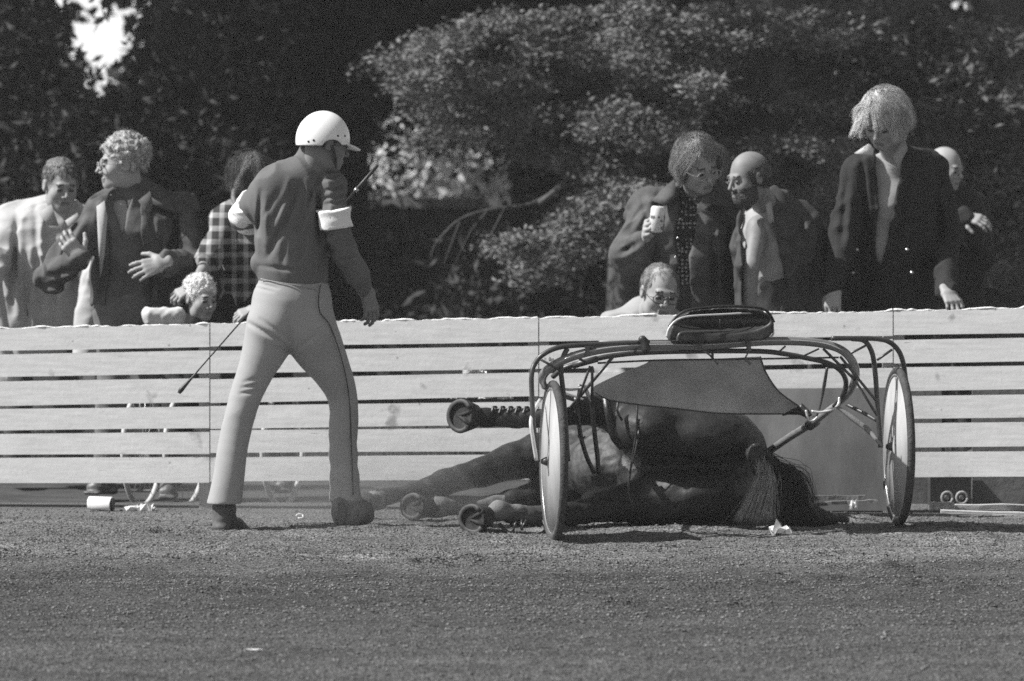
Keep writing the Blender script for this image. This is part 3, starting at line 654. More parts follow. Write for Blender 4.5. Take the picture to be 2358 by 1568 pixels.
def hair_mesh(c, fwd, up, scale, style, seed=0, h=.004):
    """returns mesh of the hair: a shell over the skull plus strands"""
    R = basis(fwd, up); s = Sdf(); g = np.random.default_rng(seed); mb = MB()
    if style == 'short':
        s.ell((0, -.024, .040), (.083, .098, .088)); s.ell((0, .075, -.03), (.072, .075, .072), k=.015, mode='s'); s.ell((0, -.06, -.10), (.09, .09, .05), k=.02, mode='s')
        amp, fr_ = .004, (90, 90, 30)
    elif style == 'curly':
        s.ell((0, -.022, .045), (.088, .104, .092))
        for i in range(330):
            d = norm(g.normal(size=3) + V(0, -.1, .7)); p = V(0, -.024, .042) + d * V(.090, .106, .094) * g.uniform(.92, 1.10)
            if p[1] > .05 and p[2] < .065: continue
            s.ell(p, g.uniform(.007, .014), k=.010)
        s.ell((0, .085, -.03), (.070, .078, .085), k=.01, mode='s'); s.ell((0, -.03, -.12), (.10, .10, .06), k=.02, mode='s'); amp, fr_ = .004, (110, 110, 110)
    elif style == 'childcurl':
        s.ell((0, -.022, .040), (.086, .100, .090))
        for i in range(230):
            d = norm(g.normal(size=3) + V(0, -.1, .7)); p = V(0, -.024, .040) + d * V(.084, .098, .086)
            if p[1] > .04 and p[2] < .05: continue
            s.ell(p, g.uniform(.005, .010), k=.010)
        s.ell((0, .085, -.03), (.074, .075, .080), k=.01, mode='s'); s.ell((0, -.03, -.11), (.10, .10, .06), k=.02, mode='s'); amp, fr_ = .003, (110, 110, 110)
    elif style == 'long':
        s.ell((0, -.022, .038), (.086, .101, .090)); s.ell((0, -.045, -.03), (.084, .070, .085), k=.03)
        for x in (-1, 1): s.ell((x * .072, .005, -.02), (.022, .045, .075), k=.02)
        s.ell((0, .088, -.078), (.062, .070, .104), k=.012, mode='s'); s.plane((0, 0, -.10), (0, 0, -1), .01); amp, fr_ = .002, (90, 90, 12)
    elif style == 'mop':
        s.ell((0, -.020, .040), (.089, .104, .093)); s.ell((0, -.04, -.02), (.086, .074, .070), k=.03);
        for x in (-1, 1): s.ell((x * .074, .008, -.012), (.016, .038, .050), k=.02)
        s.ell((0, .094, -.078), (.060, .070, .088), k=.012, mode='s'); s.plane((0, 0, -.075), (0, 0, -1), .01); amp, fr_ = .0022, (75, 75, 9)
    elif style == 'swept':
        s.ell((0, -.024, .040), (.086, .100, .090)); s.ell((0, -.05, -.02), (.082, .066, .070), k=.03)
        for x in (-1, 1): s.ell((x * .074, -.008, -.012), (.014, .030, .050), k=.02)
        s.ell((0, .094, -.055), (.066, .078, .098), k=.012, mode='s'); s.plane((0, 0, -.085), (0, 0, -1), .01); amp, fr_ = .0022, (75, 75, 9)
    elif style == 'bowl':
        s.ell((0, -.018, .036), (.088, .104, .090)); s.ell((0, -.035, -.02), (.086, .080, .080), k=.03)
        s.ell((0, .095, -.065), (.062, .060, .092), k=.01, mode='s'); s.plane((0, 0, -.075), (0, 0, -1), .01); amp, fr_ = .002, (90, 90, 12)
    elif style == 'fringe':   # bald crown, hair round the sides
        s.ell((0, -.026, .005), (.086, .096, .082)); s.ell((0, .03, .10), (.072, .13, .075), k=.02, mode='s'); s.ell((0, .088, -.02), (.080, .085, .10), k=.015, mode='s')
        s.ell((0, -.05, -.13), (.10, .10, .07), k=.02, mode='s'); amp, fr_ = .004, (80, 80, 40)
    elif style == 'receding':
        s.ell((0, -.030, .030), (.084, .096, .090)); s.ell((0, .085, .045), (.060, .085, .075), k=.02, mode='s'); s.ell((0, .088, -.03), (.078, .085, .09), k=.015, mode='s')
        s.ell((0, -.05, -.12), (.10, .10, .06), k=.02, mode='s'); amp, fr_ = .004, (80, 80, 30)
    s.disp(lambda Q: amp * noise(Q * V(*fr_), seed + 3) + amp * .5 * noise(Q * V(*fr_) * 2.3, seed + 4))
    v, f = s.mesh(h); mb.add(v, f)
    n = {'short': 1500, 'curly': 2600, 'childcurl': 2600, 'long': 9000, 'mop': 14000, 'swept': 12000, 'bowl': 7000, 'fringe': 900, 'receding': 1200}[style]
    L = {'short': .03, 'curly': .02, 'childcurl': .016, 'long': .15, 'mop': .12, 'swept': .10, 'bowl': .10, 'fringe': .04, 'receding': .03}[style]
    if n:
        curl = 'curl' in style; lo_z = {'mop': -.085, 'long': -.13, 'bowl': -.08}.get(style, -.09)
        ok = np.nonzero((v[:, 2] > (-.02 if n > 3000 else -.06)) & ~((v[:, 1] > .045) & (v[:, 2] < (.075 if style in ('swept', 'childcurl', 'curly') else .055))))[0]; I = g.choice(ok, n); p0 = v[I].copy()
        out = norm3(p0 - V(0, -.02, .03)); p0 = p0 + out * (g.random((n, 1)) * (.010 if n > 3000 else .001))
        crown = V(.02, .0, .13); d = p0 - crown; d -= (d * out).sum(1)[:, None] * out; d = norm3(d + 1e-6); side = np.sign(p0[:, 0] - .02); fr_m = (p0[:, 1] > .02)
        d = norm3(d + np.stack([side * (.9 if style == 'swept' else .35) * fr_m, 0 * side, 0 * side], 1)); segs = 7; P_ = [p0]; ln = L * g.uniform(.45, 1.1, n)[:, None] / segs; C0 = V(0, -.018, .030); R0 = V(.0755, .096, .087) * 1.03
        for k in range(segs):
            q = P_[-1]; w = np.stack([noise(q * 28, seed + 1), noise(q * 28, seed + 2), noise(q * 28, seed + 3)], 1)
            if curl: d = norm3(d + .5 * g.normal(size=(n, 3)) + out * .1)
            else: d = norm3(d + V(0, 0, -.20) + (.16 if style == 'swept' else .24) * w + .03 * g.normal(size=(n, 3)))
            nx_ = q + d * ln; e = (nx_ - C0) / R0; el = np.linalg.norm(e, axis=1); ins = el < 1; nx_[ins] = C0 + (nx_[ins] - C0) / el[ins][:, None]
            stop = ((np.abs(nx_[:, 0]) < (.072 if style == 'swept' else .056)) & (nx_[:, 1] > (.02 if style == 'swept' else .045)) & (nx_[:, 2] < (.055 if style == 'swept' else .016) + .012 * np.sin(nx_[:, 0] * 60))) | (nx_[:, 2] < lo_z + .012 * noise(q * 40, 9))
            P_.append(np.where(stop[:, None], q + d * .0003, nx_))
        r = .0006 if n > 3000 else .0009; tri = np.array([[1, 0, 0], [-.5, .87, 0], [-.5, -.87, 0]]) * r
        vs = np.stack(P_, 1); w = np.linspace(1.1, .35, segs + 1)
        vv = vs[:, :, None, :] + (tri[None, None] * w[None, :, None, None]); vv = vv.reshape(-1, 3); fs = []
        base = np.arange(n) * (segs + 1) * 3
        for k in range(segs):
            for a in range(3):
                b = (a + 1) % 3; fs.append(np.stack([base + k * 3 + a, base + k * 3 + b, base + k * 3 + 3 + b, base + k * 3 + 3 + a], 1))
        mb.add(vv, np.concatenate(fs))
    out = MB()
    allv = np.concatenate(mb.v) * scale @ R + c; allf = np.concatenate(mb.f); out.add(allv, allf); return out


def hand(W, dirv, nrm, side=1, curl=.35, spread=.12, thumb=.6, scale=1.0, h=.0034, grip=None):
    """palm, four fingers and a thumb; nrm points out of the back of the hand"""
    y = norm(dirv); z = norm(np.asarray(nrm) - (np.asarray(nrm) @ y) * y); x = np.cross(y, z); R = np.array([x, y, z]); s = Sdf()
    s.ecap((0, -.03, 0), (0, .01, 0), .026, .030, .020, .018, (1, 0, 0)); s.ecap((0, .015, 0), (0, .068, .003), .034, .038, .015, .012, (1, 0, 0), k=.02)
    L = [.066, .078, .073, .056]
    for i in range(4):
        fx = side * (.030 - .0205 * i); a = side * spread * (1.5 - i) / 1.5; p = V(fx, .076 - .006 * abs(i - 1.2), .002); c = curl * (1 + .12 * i); ang = c * .6; r = .0088 if i < 3 else .0076
        s.cone(V(fx * .8, .04, 0), p, .010, r + .001, k=.008)
        for ph, q in enumerate((.45, .30, .25)):
            d = V(math.sin(a) * math.cos(ang), math.cos(a) * math.cos(ang), -math.sin(ang)); e = p + d * L[i] * q
            s.cone(p, e, r - .0007 * ph, r - .0007 * (ph + 1), k=.004); p = e; ang += c * 1.1
    p = V(side * .026, .005, -.006); d = norm(V(side * thumb, .75, -.35)); e = p + d * .046; s.cone(p, e, .014, .0105, k=.012)
    d2 = norm(d + V(-side * .25, .3, -.25 * curl * 2)); s.cone(e, e + d2 * .032, .0105, .0085, k=.005)
    v, f = s.mesh(h); return v * scale @ R + np.asarray(W), f
def shoe(ankle, d, scale=1.0, heel=.0, pitch=0.0, h=.006):
    """shoe with a sole and a heel; d is the toe direction on the ground"""
    f = norm(V(d[0], d[1], 0)); r = np.cross(f, V(0, 0, 1)); c, s_ = math.cos(pitch), math.sin(pitch); fy = f * c - V(0, 0, 1) * s_; up = f * s_ + V(0, 0, 1) * c; R = np.array([r, fy, up]); s = Sdf()
    s.cone((0, 0, .03), (0, -.01, -.035), .046, .040, k=.02); s.ecap((0, -.02, -.055), (0, .15, -.065), .036, .044, .028, .022, (1, 0, 0), k=.03)
    s.cone((0, .02, -.02), (0, .13, -.055), .042, .028, k=.03); s.box((0, .065, -.088), (.042, .135, .008), rd=.007, k=.006); s.box((0, -.045, -.092), (.034, .03, .014), rd=.006, k=.004)
    s.disp(lambda Q: .0016 * noise(Q * 60, 3)); v, q = s.mesh(h); return v * scale @ R + np.asarray(ankle), q

def crz(Q, a, b, w, dp, ymax):
    """fold line between two frame points on the side facing the camera"""
    px = 1178.5 + Q[:, 0] * F / Q[:, 1]; py = 382 + (HC - Q[:, 2]) * F / Q[:, 1]; e = V(b[0] - a[0], b[1] - a[1]); L = e @ e; t = ((px - a[0]) * e[0] + (py - a[1]) * e[1]) / L; tc = np.clip(t, 0, 1)
    d = np.hypot(px - a[0] - tc * e[0], py - a[1] - tc * e[1]) / 560.; return -dp * np.exp(-(d / w) ** 2) * (.35 + .65 * np.sin(np.pi * tc)) * (Q[:, 1] < ymax)
def torso(s, J, off, right, hw=.175, wst=.135, hip=.155, dep=.115, belly=0, lo=0.0):
    """torso from pelvis to neck"""
    pel, nk = J['pelvis'], J['neck']; up = norm(nk - pel); L = np.linalg.norm(nk - pel); w = pel + up * L * .33; c = pel + up * L * .68; t = pel + up * L * .90; fwd = np.cross(V(0, 0, 1), right)
    if J.get('bend') is not None: w = w + J['bend']; c = c + J['bend'] * .6
    s.ecap(pel - up * lo, w, hip + off, wst + off, dep * 1.0 + off, dep * .85 + off, right, k=.05)
    s.ecap(w, c, wst + off, hw * .88 + off, dep * .85 + belly + off, dep + off, right, k=.06); s.ecap(c, t, hw * .9 + off, hw * .70 + off, dep + off, dep * .66 + off, right, k=.06)
    for sh in ('shL', 'shR'): s.cone(J[sh] + V(0, 0, .0), nk + V(0, 0, .015), .058 + off, .042 + off, k=.05)
    return s
def arm(s, a, b, c, off, ra=.054, rb=.043, rc=.034, k=.03): s.cone(a, b, ra + off, rb + off, k=k); s.cone(b, c, rb + off, rc + off, k=.02); return s

def person(label, J, face, up=(0, 0, 1), hs=1.0, hair='short', hair_mat=None, skin=None, tops=(), trous=None, feet=True, hands=(), hk={}, group='spectators behind the fence', dims={}, legs=None, seed=0, armr=(.054, .043, .034), shoemat=None, extra=None, hh=.004, lowh=.009, toes=(0, -1, 0), nr=.056):
    J = {k: np.asarray(v, float) for k, v in J.items()}; skin = skin or M_skin
    right = J['shR'] - J['shL']; right[2] *= .3; right = norm(right)
    gx = J['pelvis'] * V(1, 1, 0); t = thing('person', label, 'person', gx, group)
    if legs is None:
        pl = J['pelvis']; z = 0.10; legs = []
        for sg in (-1, 1):
            hp = pl + right * sg * .085 - V(0, 0, .05); an = hp * V(1, 1, 0) + right * sg * .05 + V(0, 0, z); kn = (hp + an) / 2 + V(0, -.03, 0); legs.append((hp, kn, an, toes))
    # body: one mesh
    m = MB(); s = Sdf(); torso(s, J, -.012, right, **dims)
    for sg in ('L', 'R'):
        if 'el' + sg in J: arm(s, J['sh' + sg], J['el' + sg], J['wr' + sg], -.006, *armr)
    for hp, kn, an, td in legs: s.cone(hp, kn, .072, .036, k=.04); s.cone(kn, an, .036, .032, k=.02)
    s.cone(J['neck'] - V(0, 0, .03), J['neck'] + (J['head'] - J['neck']) * .3, nr, nr, k=.02)
    v, f = s.mesh(lowh + .003); m.add(v, f)
    for hd in hands:
        v, f = hand(**hd); m.add(v, f)
    v, f, mi = head_mesh(J['head'], face, up, hs, J['neck'] - V(0, 0, .01), nr=nr, h=hh, **hk); m.add(v, f, mi)
    m.build('body', [skin, M_eye, M_lip, M_beard], t)
    if hair:
        hm = hair_mesh(J['head'], face, up, hs, hair, seed, hh); hm.build('hair', hair_mat or M_hair_mid, t)
    for tp in tops: garment(t, J, right, seed=seed, armr=armr, **{**dims_of(dims), **tp})
    if trous is not None:
        s = Sdf(); pel = J['pelvis']; upv = norm(J['neck'] - pel)
        s.ecap(pel - upv * .02, pel + upv * .12, dims.get('hip', .155) + .006, dims.get('wst', .135) + .012, dims.get('dep', .115) + .008, dims.get('dep', .115) * .9 + .008, right, k=.04)
        for hp, kn, an, td in legs: s.cone(hp, kn, .09, .062, k=.05); s.cone(kn, an + V(0, 0, .0), .062, .062, k=.03)
        s.disp(lambda Q: folds(Q, V(.3, .2, 1), 3, 12, .005, seed + 2)); v, f = s.mesh(lowh); mm = MB(); mm.add(v, f); mm.build('trousers', trous, t)
    if feet:
        for hp, kn, an, td in legs:
            v, f = shoe(an, td, .95, h=.008); mm = MB(); mm.add(v, f); mm.build('shoe', shoemat or M_leather, t)
    return t, right
def dims_of(d): return dict(dims=d)
def garment(t, J, right, name='jacket', mt=None, off=.012, hem=-.06, sleeves=True, open_px=None, cut_px=None, cz=(), lapel=None, collar=None, short=None, seed=0, armr=(.054, .043, .034), amp=.010, dims={}, h=.0065, soff=0, d=None, side=None, bell=0.0):
    s = Sdf(); pel = J['pelvis']; upv = norm(J['neck'] - pel)
    torso(s, J, off, right, lo=max(0, -hem), **dims)
    for sg in ('L', 'R'):
        if sleeves and 'el' + sg in J and (side is None or sg in side):
            wr = J['wr' + sg]; el = J['el' + sg]
            if short: wr = el + (wr - el) * short
            arm(s, J['sh' + sg], el, wr, off * .8 + soff, armr[0], armr[1], armr[2] - off * .35 - soff * .5)
    if collar: 
        for a, b, r in collar: s.cone(a, b, r, r * .8, k=.012)
    zc = (pel + upv * hem)[2]
    s._add(lambda X, Y, Z: (Z - zc) + 0 * X + 0 * Y, V(-90, -90, -90), V(90, 90, zc + .02), .003, 's')
    if open_px is not None: s.poly(open_px, d - .6, d + .01, .004)
    if cut_px is not None: s.poly(cut_px, d - .6, d + .6, .004)
    ax = upv
    s.disp(lambda Q: (folds(Q, ax * 1.0 + right * .35, 3, 11, amp, seed + 7) + folds(Q, ax * .3 + right, 3, 14, amp * .5, seed + 17)) * np.clip((np.linalg.norm(Q - pel, axis=1)) * 3, .5, 1))
    if len(cz): s.disp(lambda Q: sum(crz(Q, a, b, .016, .020, J['neck'][1] + .05) for a, b in cz) + sum(crz(Q, (a[0] + 9, a[1] + 5), (b[0] + 9, b[1] + 5), .014, -.012, J['neck'][1] + .05) for a, b in cz))
    v, f = s.mesh(h); m = MB(); m.add(v, f); return m.build(name, mt, t)
# ------------------------------------------------------------------ spectators
def pj(**k): return {a: P(*b) for a, b in k.items()}
def pp(pts, d): return [(P(x, y, d)[0], P(x, y, d)[2]) for x, y in pts]
def spectacles(t, c, face, up, hs, mt, r=.023, lens=True):
    R = basis(face, up); m = MB(); ml = MB(); w = np.asarray
    tr = lambda q: w(q) * hs @ R + c
    for x in (-1, 1):
        pts = [tr((x * .033 + r * 1.1 * math.cos(a), .106 - .002, -.003 + r * .9 * math.sin(a))) for a in np.linspace(0, 2 * math.pi, 15)]
        m.add(*tube(pts, .0024, 5, 1)); cc = tr((x * .033, .1045, -.003))
        if lens: ml.add([cc] + pts[:-1], [(0, i + 1, (i + 1) % 14 + 1) for i in range(14)])
        m.add(*tube([tr((x * .058, .104, .002)), tr((x * .079, .07, .004)), tr((x * .085, -.005, .006))], .0018, 5, 3))
    m.add(*tube([tr((-.011, .105, .0)), tr((0, .109, .003)), tr((.011, .105, .0))], .002, 5, 3))
    o = m.build('spectacles', mt, t)
    return o
M_frame = mat('dark spectacle frame', .02, .3, .1, 20, 0, spec=.6)
def buttons(t, pts, r=.007):
    for p, d in pts:
        c = P(*p, d); m = MB(); k = [c + V(math.cos(a) * r, -.003, math.sin(a) * r) for a in np.linspace(0, 2 * math.pi, 11)[:-1]]; k2 = [q + V(0, .008, 0) for q in k]
        m.add(k + k2, [tuple(range(10)), tuple(range(19, 9, -1))] + [(i, i + 10, (i + 1) % 10 + 10, (i + 1) % 10) for i in range(10)]); m.build('button', M_button, t)
def flap(t, name, pts, d, th, mt, bulge=.004):
    """small cloth piece (collar, lapel) with thickness; pts in frame units with optional own distance"""
    Q = [P(p[0], p[1], p[2] if len(p) > 2 else d) for p in pts]; n = len(Q); c = sum(Q) / n + V(0, -bulge, 0); m = MB()
    m.add([c] + Q + [c + V(0, th, 0)] + [q + V(0, th, 0) for q in Q], [(0, i + 1, (i + 1) % n + 1) for i in range(n)] + [(n + 1, n + 2 + (i + 1) % n, n + 2 + i) for i in range(n)] + [(i + 1, n + 2 + i, n + 2 + (i + 1) % n, (i + 1) % n + 1) for i in range(n)])
    return m.build(name, mt, t)

# man in a pale raincoat, far left
J = pj(head=(140, 425, 26.8), neck=(128, 500, 26.9), shL=(28, 515, 26.9), shR=(195, 520, 27.0), elL=(-30, 640, 26.7), wrL=(10, 830, 26.6), elR=(215, 640, 26.8), wrR=(195, 820, 26.7), pelvis=(100, 700, 27))
t, r = person('man in a pale raincoat leaning on the fence at the far left', J, (.35, -.9, -.3), hs=.98, hair='short', hair_mat=M_hair_mid, trous=M_navy, seed=1, dims=dict(hw=.21, wst=.19, hip=.2, dep=.14), toes=(.3, -1),
    tops=[dict(name='raincoat', mt=M_coat, cz=[((40, 490), (30, 720)), ((82, 475), (92, 720)), ((60, 570), (66, 745)), ((120, 610), (126, 740))], off=.03, hem=-.45, amp=.012)], hh=.005)
flap(t, 'collar', [(88, 490), (118, 470), (135, 520), (112, 520)], 26.66, .01, M_coat); flap(t, 'collar', [(150, 508), (178, 490), (184, 515), (160, 530)], 26.7, .01, M_coat)
# curly-haired man, profile
J = pj(head=(280, 378, 26), neck=(312, 455, 26.05), shL=(232, 498, 25.95), shR=(412, 482, 26.15), elL=(110, 645, 25.85), wrL=(180, 592, 25.62), elR=(452, 612, 25.95), wrR=(378, 606, 25.66), pelvis=(305, 700, 26.05))
t, r = person('curly-haired man in an open denim jacket, seen in profile with both hands raised', J, (-1, -.22, -.06), hs=1.0, hair='curly', hair_mat=M_hair_fair, seed=2, trous=M_jean, dims=dict(hw=.2, wst=.165, hip=.17, dep=.135),
    hands=[dict(W=P(183, 590, 25.60), dirv=(-.62, -.1, .75), nrm=(-.25, -1, .1), side=1, curl=.55, spread=.1, thumb=.9, scale=1.05), dict(W=P(372, 606, 25.62), dirv=(-.93, -.1, -.30), nrm=(0, -1, .25), side=1, curl=.3, spread=.16, thumb=.8, scale=1.08)],
    tops=[dict(name='shirt', mt=M_denim2, off=.004, hem=.02, sleeves=False, open_px=pp([(250, 440), (312, 452), (300, 480), (281, 545), (262, 500)], 25.9), d=25.95),
          dict(name='jacket', mt=M_denim, off=.02, hem=.0, cz=[((425, 440), (470, 530)), ((408, 560), (468, 585)), ((440, 515), (478, 545)), ((395, 602), (450, 640)), ((150, 590), (215, 560)), ((110, 640), (180, 618)), ((100, 662), (170, 655)), ((195, 490), (150, 560)), ((352, 500), (354, 690)), ((372, 520), (364, 600))], amp=.014, open_px=pp([(243, 430), (330, 440), (322, 480), (330, 560), (345, 760), (236, 760), (248, 600), (240, 500)], 25.9), d=25.95, soff=.004)], toes=(-.3, -1))
flap(t, 'collar', [(318, 462), (345, 440), (352, 470), (341, 505), (330, 480)], 25.72, .012, M_denim2); flap(t, 'collar', [(342, 442, 26), (390, 452, 26.1), (425, 485, 26.1), (400, 492, 25.95), (350, 470, 25.8)], 25.8, .02, M_denim)
flap(t, 'lapel', [(222, 475), (240, 462), (247, 500), (240, 590), (231, 640), (226, 560)], 25.72, .012, M_coat)  # pale cloth puts the sunlight on the jacket's front edge into its colour
spectacles(t, J['head'], (-1, -.22, -.06), (0, 0, 1), 1.0, M_post, .02, False)
# girl in a plaid shirt
J = pj(head=(583, 412, 26.0), neck=(588, 480, 26.05), shL=(520, 512, 26.0), shR=(655, 512, 26.1), elL=(478, 600, 25.85), wrL=(438, 664, 25.6), elR=(675, 610, 25.9), wrR=(585, 712, 25.35), pelvis=(590, 700, 26.05))
t, r = person('girl with bobbed hair in a plaid shirt with rolled sleeves, just left of the driver', J, (.6, -.75, -.25), hs=.98, hair='mop', hair_mat=M_hair_mid, seed=3, trous=M_black, dims=dict(hw=.155, wst=.13, hip=.15, dep=.11), armr=(.045, .036, .028),
    hands=[dict(W=P(440, 662, 25.6), dirv=(-.8, -.1, -.45), nrm=(-.3, -.6, .6), side=1, curl=.6, scale=.92), dict(W=P(585, 712, 25.3), dirv=(-.9, -.25, -.35), nrm=(-.2, -.5, .8), side=-1, curl=.6, scale=.92)],
    tops=[dict(name='plaid_shirt', mt=M_plaid, off=.016, hem=-.05, short=.12, amp=.012)])
m = MB(); m.add(*tube([P(541, 440, 25.95), P(538, 458, 25.9), P(543, 475, 25.85), P(541, 497, 25.85)], [.016, .012, .011, .006], 8)); m.build('pigtail', M_hair_mid, t)
m = MB(); v, f = tube([P(482, 590, 25.86), P(473, 606, 25.83)], [.062, .060], 14); m.add(v, f); m.build('rolled_cuff', M_plaid, t)
# fair child
J = pj(head=(462, 686, 25.6), neck=(455, 738, 25.65), shL=(415, 772, 25.65), shR=(500, 772, 25.7), elL=(400, 850, 25.6), wrL=(410, 900, 25.5), elR=(515, 850, 25.6), wrR=(505, 900, 25.5), pelvis=(457, 905, 25.65))
person('small fair-haired child looking over the top of the fence', J, (.6, -.8, -.2), hs=.82, hair='childcurl', hair_mat=M_hair_blond, seed=4, trous=M_black, dims=dict(hw=.12, wst=.11, hip=.12, dep=.09), armr=(.036, .03, .024), nr=.042,
    tops=[dict(name='jersey', mt=M_black, off=.012, hem=-.05)])
# white tub on the fence
m = MB(); s = Sdf(); c = P(378, 724, 25.45); s.ecap(c + V(-.06, 0, .0), c + V(.055, 0, .004), .040, .036, .055, .05, (0, 0, 1), k=0); s.box(c + V(0, 0, -.02), (.085, .045, .03), rd=.02, k=.02); s.plane(c + V(0, 0, .036), (0, -.15, 1), .004); s.ell(c + V(0, 0, .045), (.085, .045, .03), k=.004, mode='s')
s.disp(lambda Q: .007 * noise(Q * 16, 3) + .003 * noise(Q * 45, 5)); v, f = s.mesh(.004); m.add(v, f); tag(m.build('tub', mat('white plastic tub', .5, .5, .05, 9, .05), loc=c), 'crumpled pale tub held at the fence beside the fair child', 'tub')
# man with a drinks can
fE, uE = (.42, -.82, -.45), (-.12, -.2, 1)
J = pj(head=(1608, 378, 25.7), neck=(1603, 452, 25.85), shL=(1497, 476, 25.8), shR=(1700, 474, 25.95), elL=(1440, 590, 25.7), wrL=(1488, 556, 25.48), elR=(1728, 600, 25.85), wrR=(1715, 800, 25.75), pelvis=(1595, 705, 25.85))
t, r = person('long-haired man in a dark jacket holding up a drinks can', J, fE, uE, hs=1.04, hair='swept', hair_mat=M_hair_fair, seed=5, trous=M_navy, dims=dict(hw=.205, wst=.17, hip=.18, dep=.135),
    hands=[dict(W=P(1489, 542, 25.46), dirv=(-.06, -.9, .42), nrm=(-1, .1, .1), side=-1, curl=.95, spread=.02, thumb=.3, scale=1.1)],
    tops=[dict(name='shirt', mt=M_dots, off=.0, hem=.0, sleeves=False), dict(name='jacket', mt=M_denim, off=.022, hem=-.05, cz=[((1440, 560), (1480, 592)), ((1428, 585), (1472, 560)), ((1450, 525), (1478, 480)), ((1640, 480), (1650, 700)), ((1682, 500), (1690, 690)), ((1480, 455), (1502, 560)), ((1455, 620), (1470, 700))], amp=.016, soff=.006, open_px=pp([(1572, 400), (1622, 440), (1604, 480), (1592, 560), (1590, 760), (1550, 760), (1552, 560), (1556, 470)], 25.8), d=25.85)])
flap(t, 'collar', [(1520, 440, 25.75), (1552, 412, 25.75), (1560, 450, 25.66), (1532, 474, 25.62), (1500, 462, 25.66)], 25.66, .012, M_denim); flap(t, 'collar', [(1624, 432, 25.7), (1668, 452, 25.72), (1690, 480, 25.68), (1640, 470, 25.64), (1600, 496, 25.62)], 25.66, .012, M_denim)
buttons(t, [((1566, 504), 25.64), ((1560, 548), 25.64), ((1555, 592), 25.64)], .005)
spectacles(t, J['head'], fE, uE, 1.06, M_post, .021, False)
c = P(1512, 505, 25.37); m = MB(); H = .058; prof = [(0, -H), (.027, -H), (.032, -H + .006), (.032, H - .010), (.027, H - .001), (.0265, H), (.0245, H - .003), (0, H - .003)]; vs = []; n = 20; ax = norm(V(.12, -.05, 1)); ux = norm(np.cross(ax, V(0, 1, 0))); uy = np.cross(ax, ux)
for rr, z in prof:
    for a in range(n): th = 2 * math.pi * a / n; vs.append(c + ax * z + (ux * math.cos(th) + uy * math.sin(th)) * rr)
fs = [(i * n + a, i * n + (a + 1) % n, (i + 1) * n + (a + 1) % n, (i + 1) * n + a) for i in range(len(prof) - 1) for a in range(n)]
def can_tex(N, L, mp, out):
    sx = N.new('ShaderNodeSeparateXYZ'); L.new(mp.outputs[0], sx.inputs[0]); v = N.new('ShaderNodeTexVoronoi'); v.inputs['Scale'].default_value = 38; L.new(mp.outputs[0], v.inputs['Vector'])
    q = N.new('ShaderNodeMapRange'); L.new(v.outputs['Distance'], q.inputs[0])
    for i, w in zip((1, 2, 3, 4), (.3, .34, .10, .55)): q.inputs[i].default_value = w
    r = N.new('ShaderNodeMapRange'); L.new(sx.outputs[2], r.inputs[0])
    for i, w in zip((1, 2, 3, 4), (.018, .020, 0, 1)): r.inputs[i].default_value = w
    return mixf(N, L, r.outputs[0], q.outputs[0], .62)
M_can = mat('printed can', .5, .35, .1, 30, 0, tex=can_tex, spec=.6)
m.add(vs, fs); tag(m.build('drinks_can', M_can, loc=c), 'pale printed drinks can held up by the long-haired man', 'can')
# crouching man with spectacles
fF, uF = (.22, -.93, -.28), (.10, -.1, 1)
J = pj(head=(1520, 672, 25.35), neck=(1492, 725, 25.5), shL=(1418, 752, 25.5), shR=(1575, 765, 25.6), elL=(1400, 850, 25.4), wrL=(1440, 900, 25.2), elR=(1590, 850, 25.4), wrR=(1560, 900, 25.2), pelvis=(1500, 905, 25.8))
t, r = person('balding man in dark-rimmed spectacles crouching with his chin just above the fence', J, fF, uF, hs=1.02, hair='receding', hair_mat=M_hair_mid, seed=6, trous=M_navy, dims=dict(hw=.18, wst=.17, hip=.17, dep=.13),
    tops=[dict(name='jersey', mt=M_shirt, off=.012, hem=-.05, amp=.009)])
spectacles(t, J['head'], fF, uF, 1.02, M_frame, .023)
# bald bearded man
fG, uG = (-.82, -.50, -.26), (-.15, -.1, 1)
J = pj(head=(1722, 408, 25.40), neck=(1772, 486, 25.62), shL=(1745, 525, 25.5), shR=(1838, 508, 25.75), elL=(1728, 615, 25.4), wrL=(1722, 790, 25.4), elR=(1880, 620, 25.7), wrR=(1880, 800, 25.6), pelvis=(1795, 705, 25.7))
t, r = person('bald bearded man leaning forward in a dark jacket over a pale shirt', J, fG, uG, hs=.95, hair='fringe', hair_mat=M_hair_dark, hk=dict(beard=1), seed=7, skin=M_skin_d, trous=M_navy, dims=dict(hw=.17, wst=.165, hip=.17, dep=.15),
    tops=[dict(name='shirt', mt=M_shirt, off=.0, hem=.0, sleeves=False, amp=.009), dict(name='jacket', mt=M_navy, off=.022, hem=-.05, cz=[((1832, 480), (1862, 570)), ((1842, 570), (1850, 690)), ((1805, 560), (1835, 562)), ((1800, 600), (1808, 700))], amp=.014, soff=.004, open_px=pp([(1700, 470), (1775, 478), (1790, 540), (1797, 620), (1794, 760), (1702, 760), (1700, 640)], 25.5), d=25.62)])
flap(t, 'collar', [(1762, 470), (1775, 462), (1782, 510), (1770, 515)], 25.36, .008, M_shirt)
flap(t, 'shoulder_flap', [(1800, 462, 25.62), (1858, 492, 25.75), (1856, 520, 25.62), (1815, 495, 25.52)], 25.6, .01, M_denim2)  # paler cloth flap over the shoulder of the dark jacket
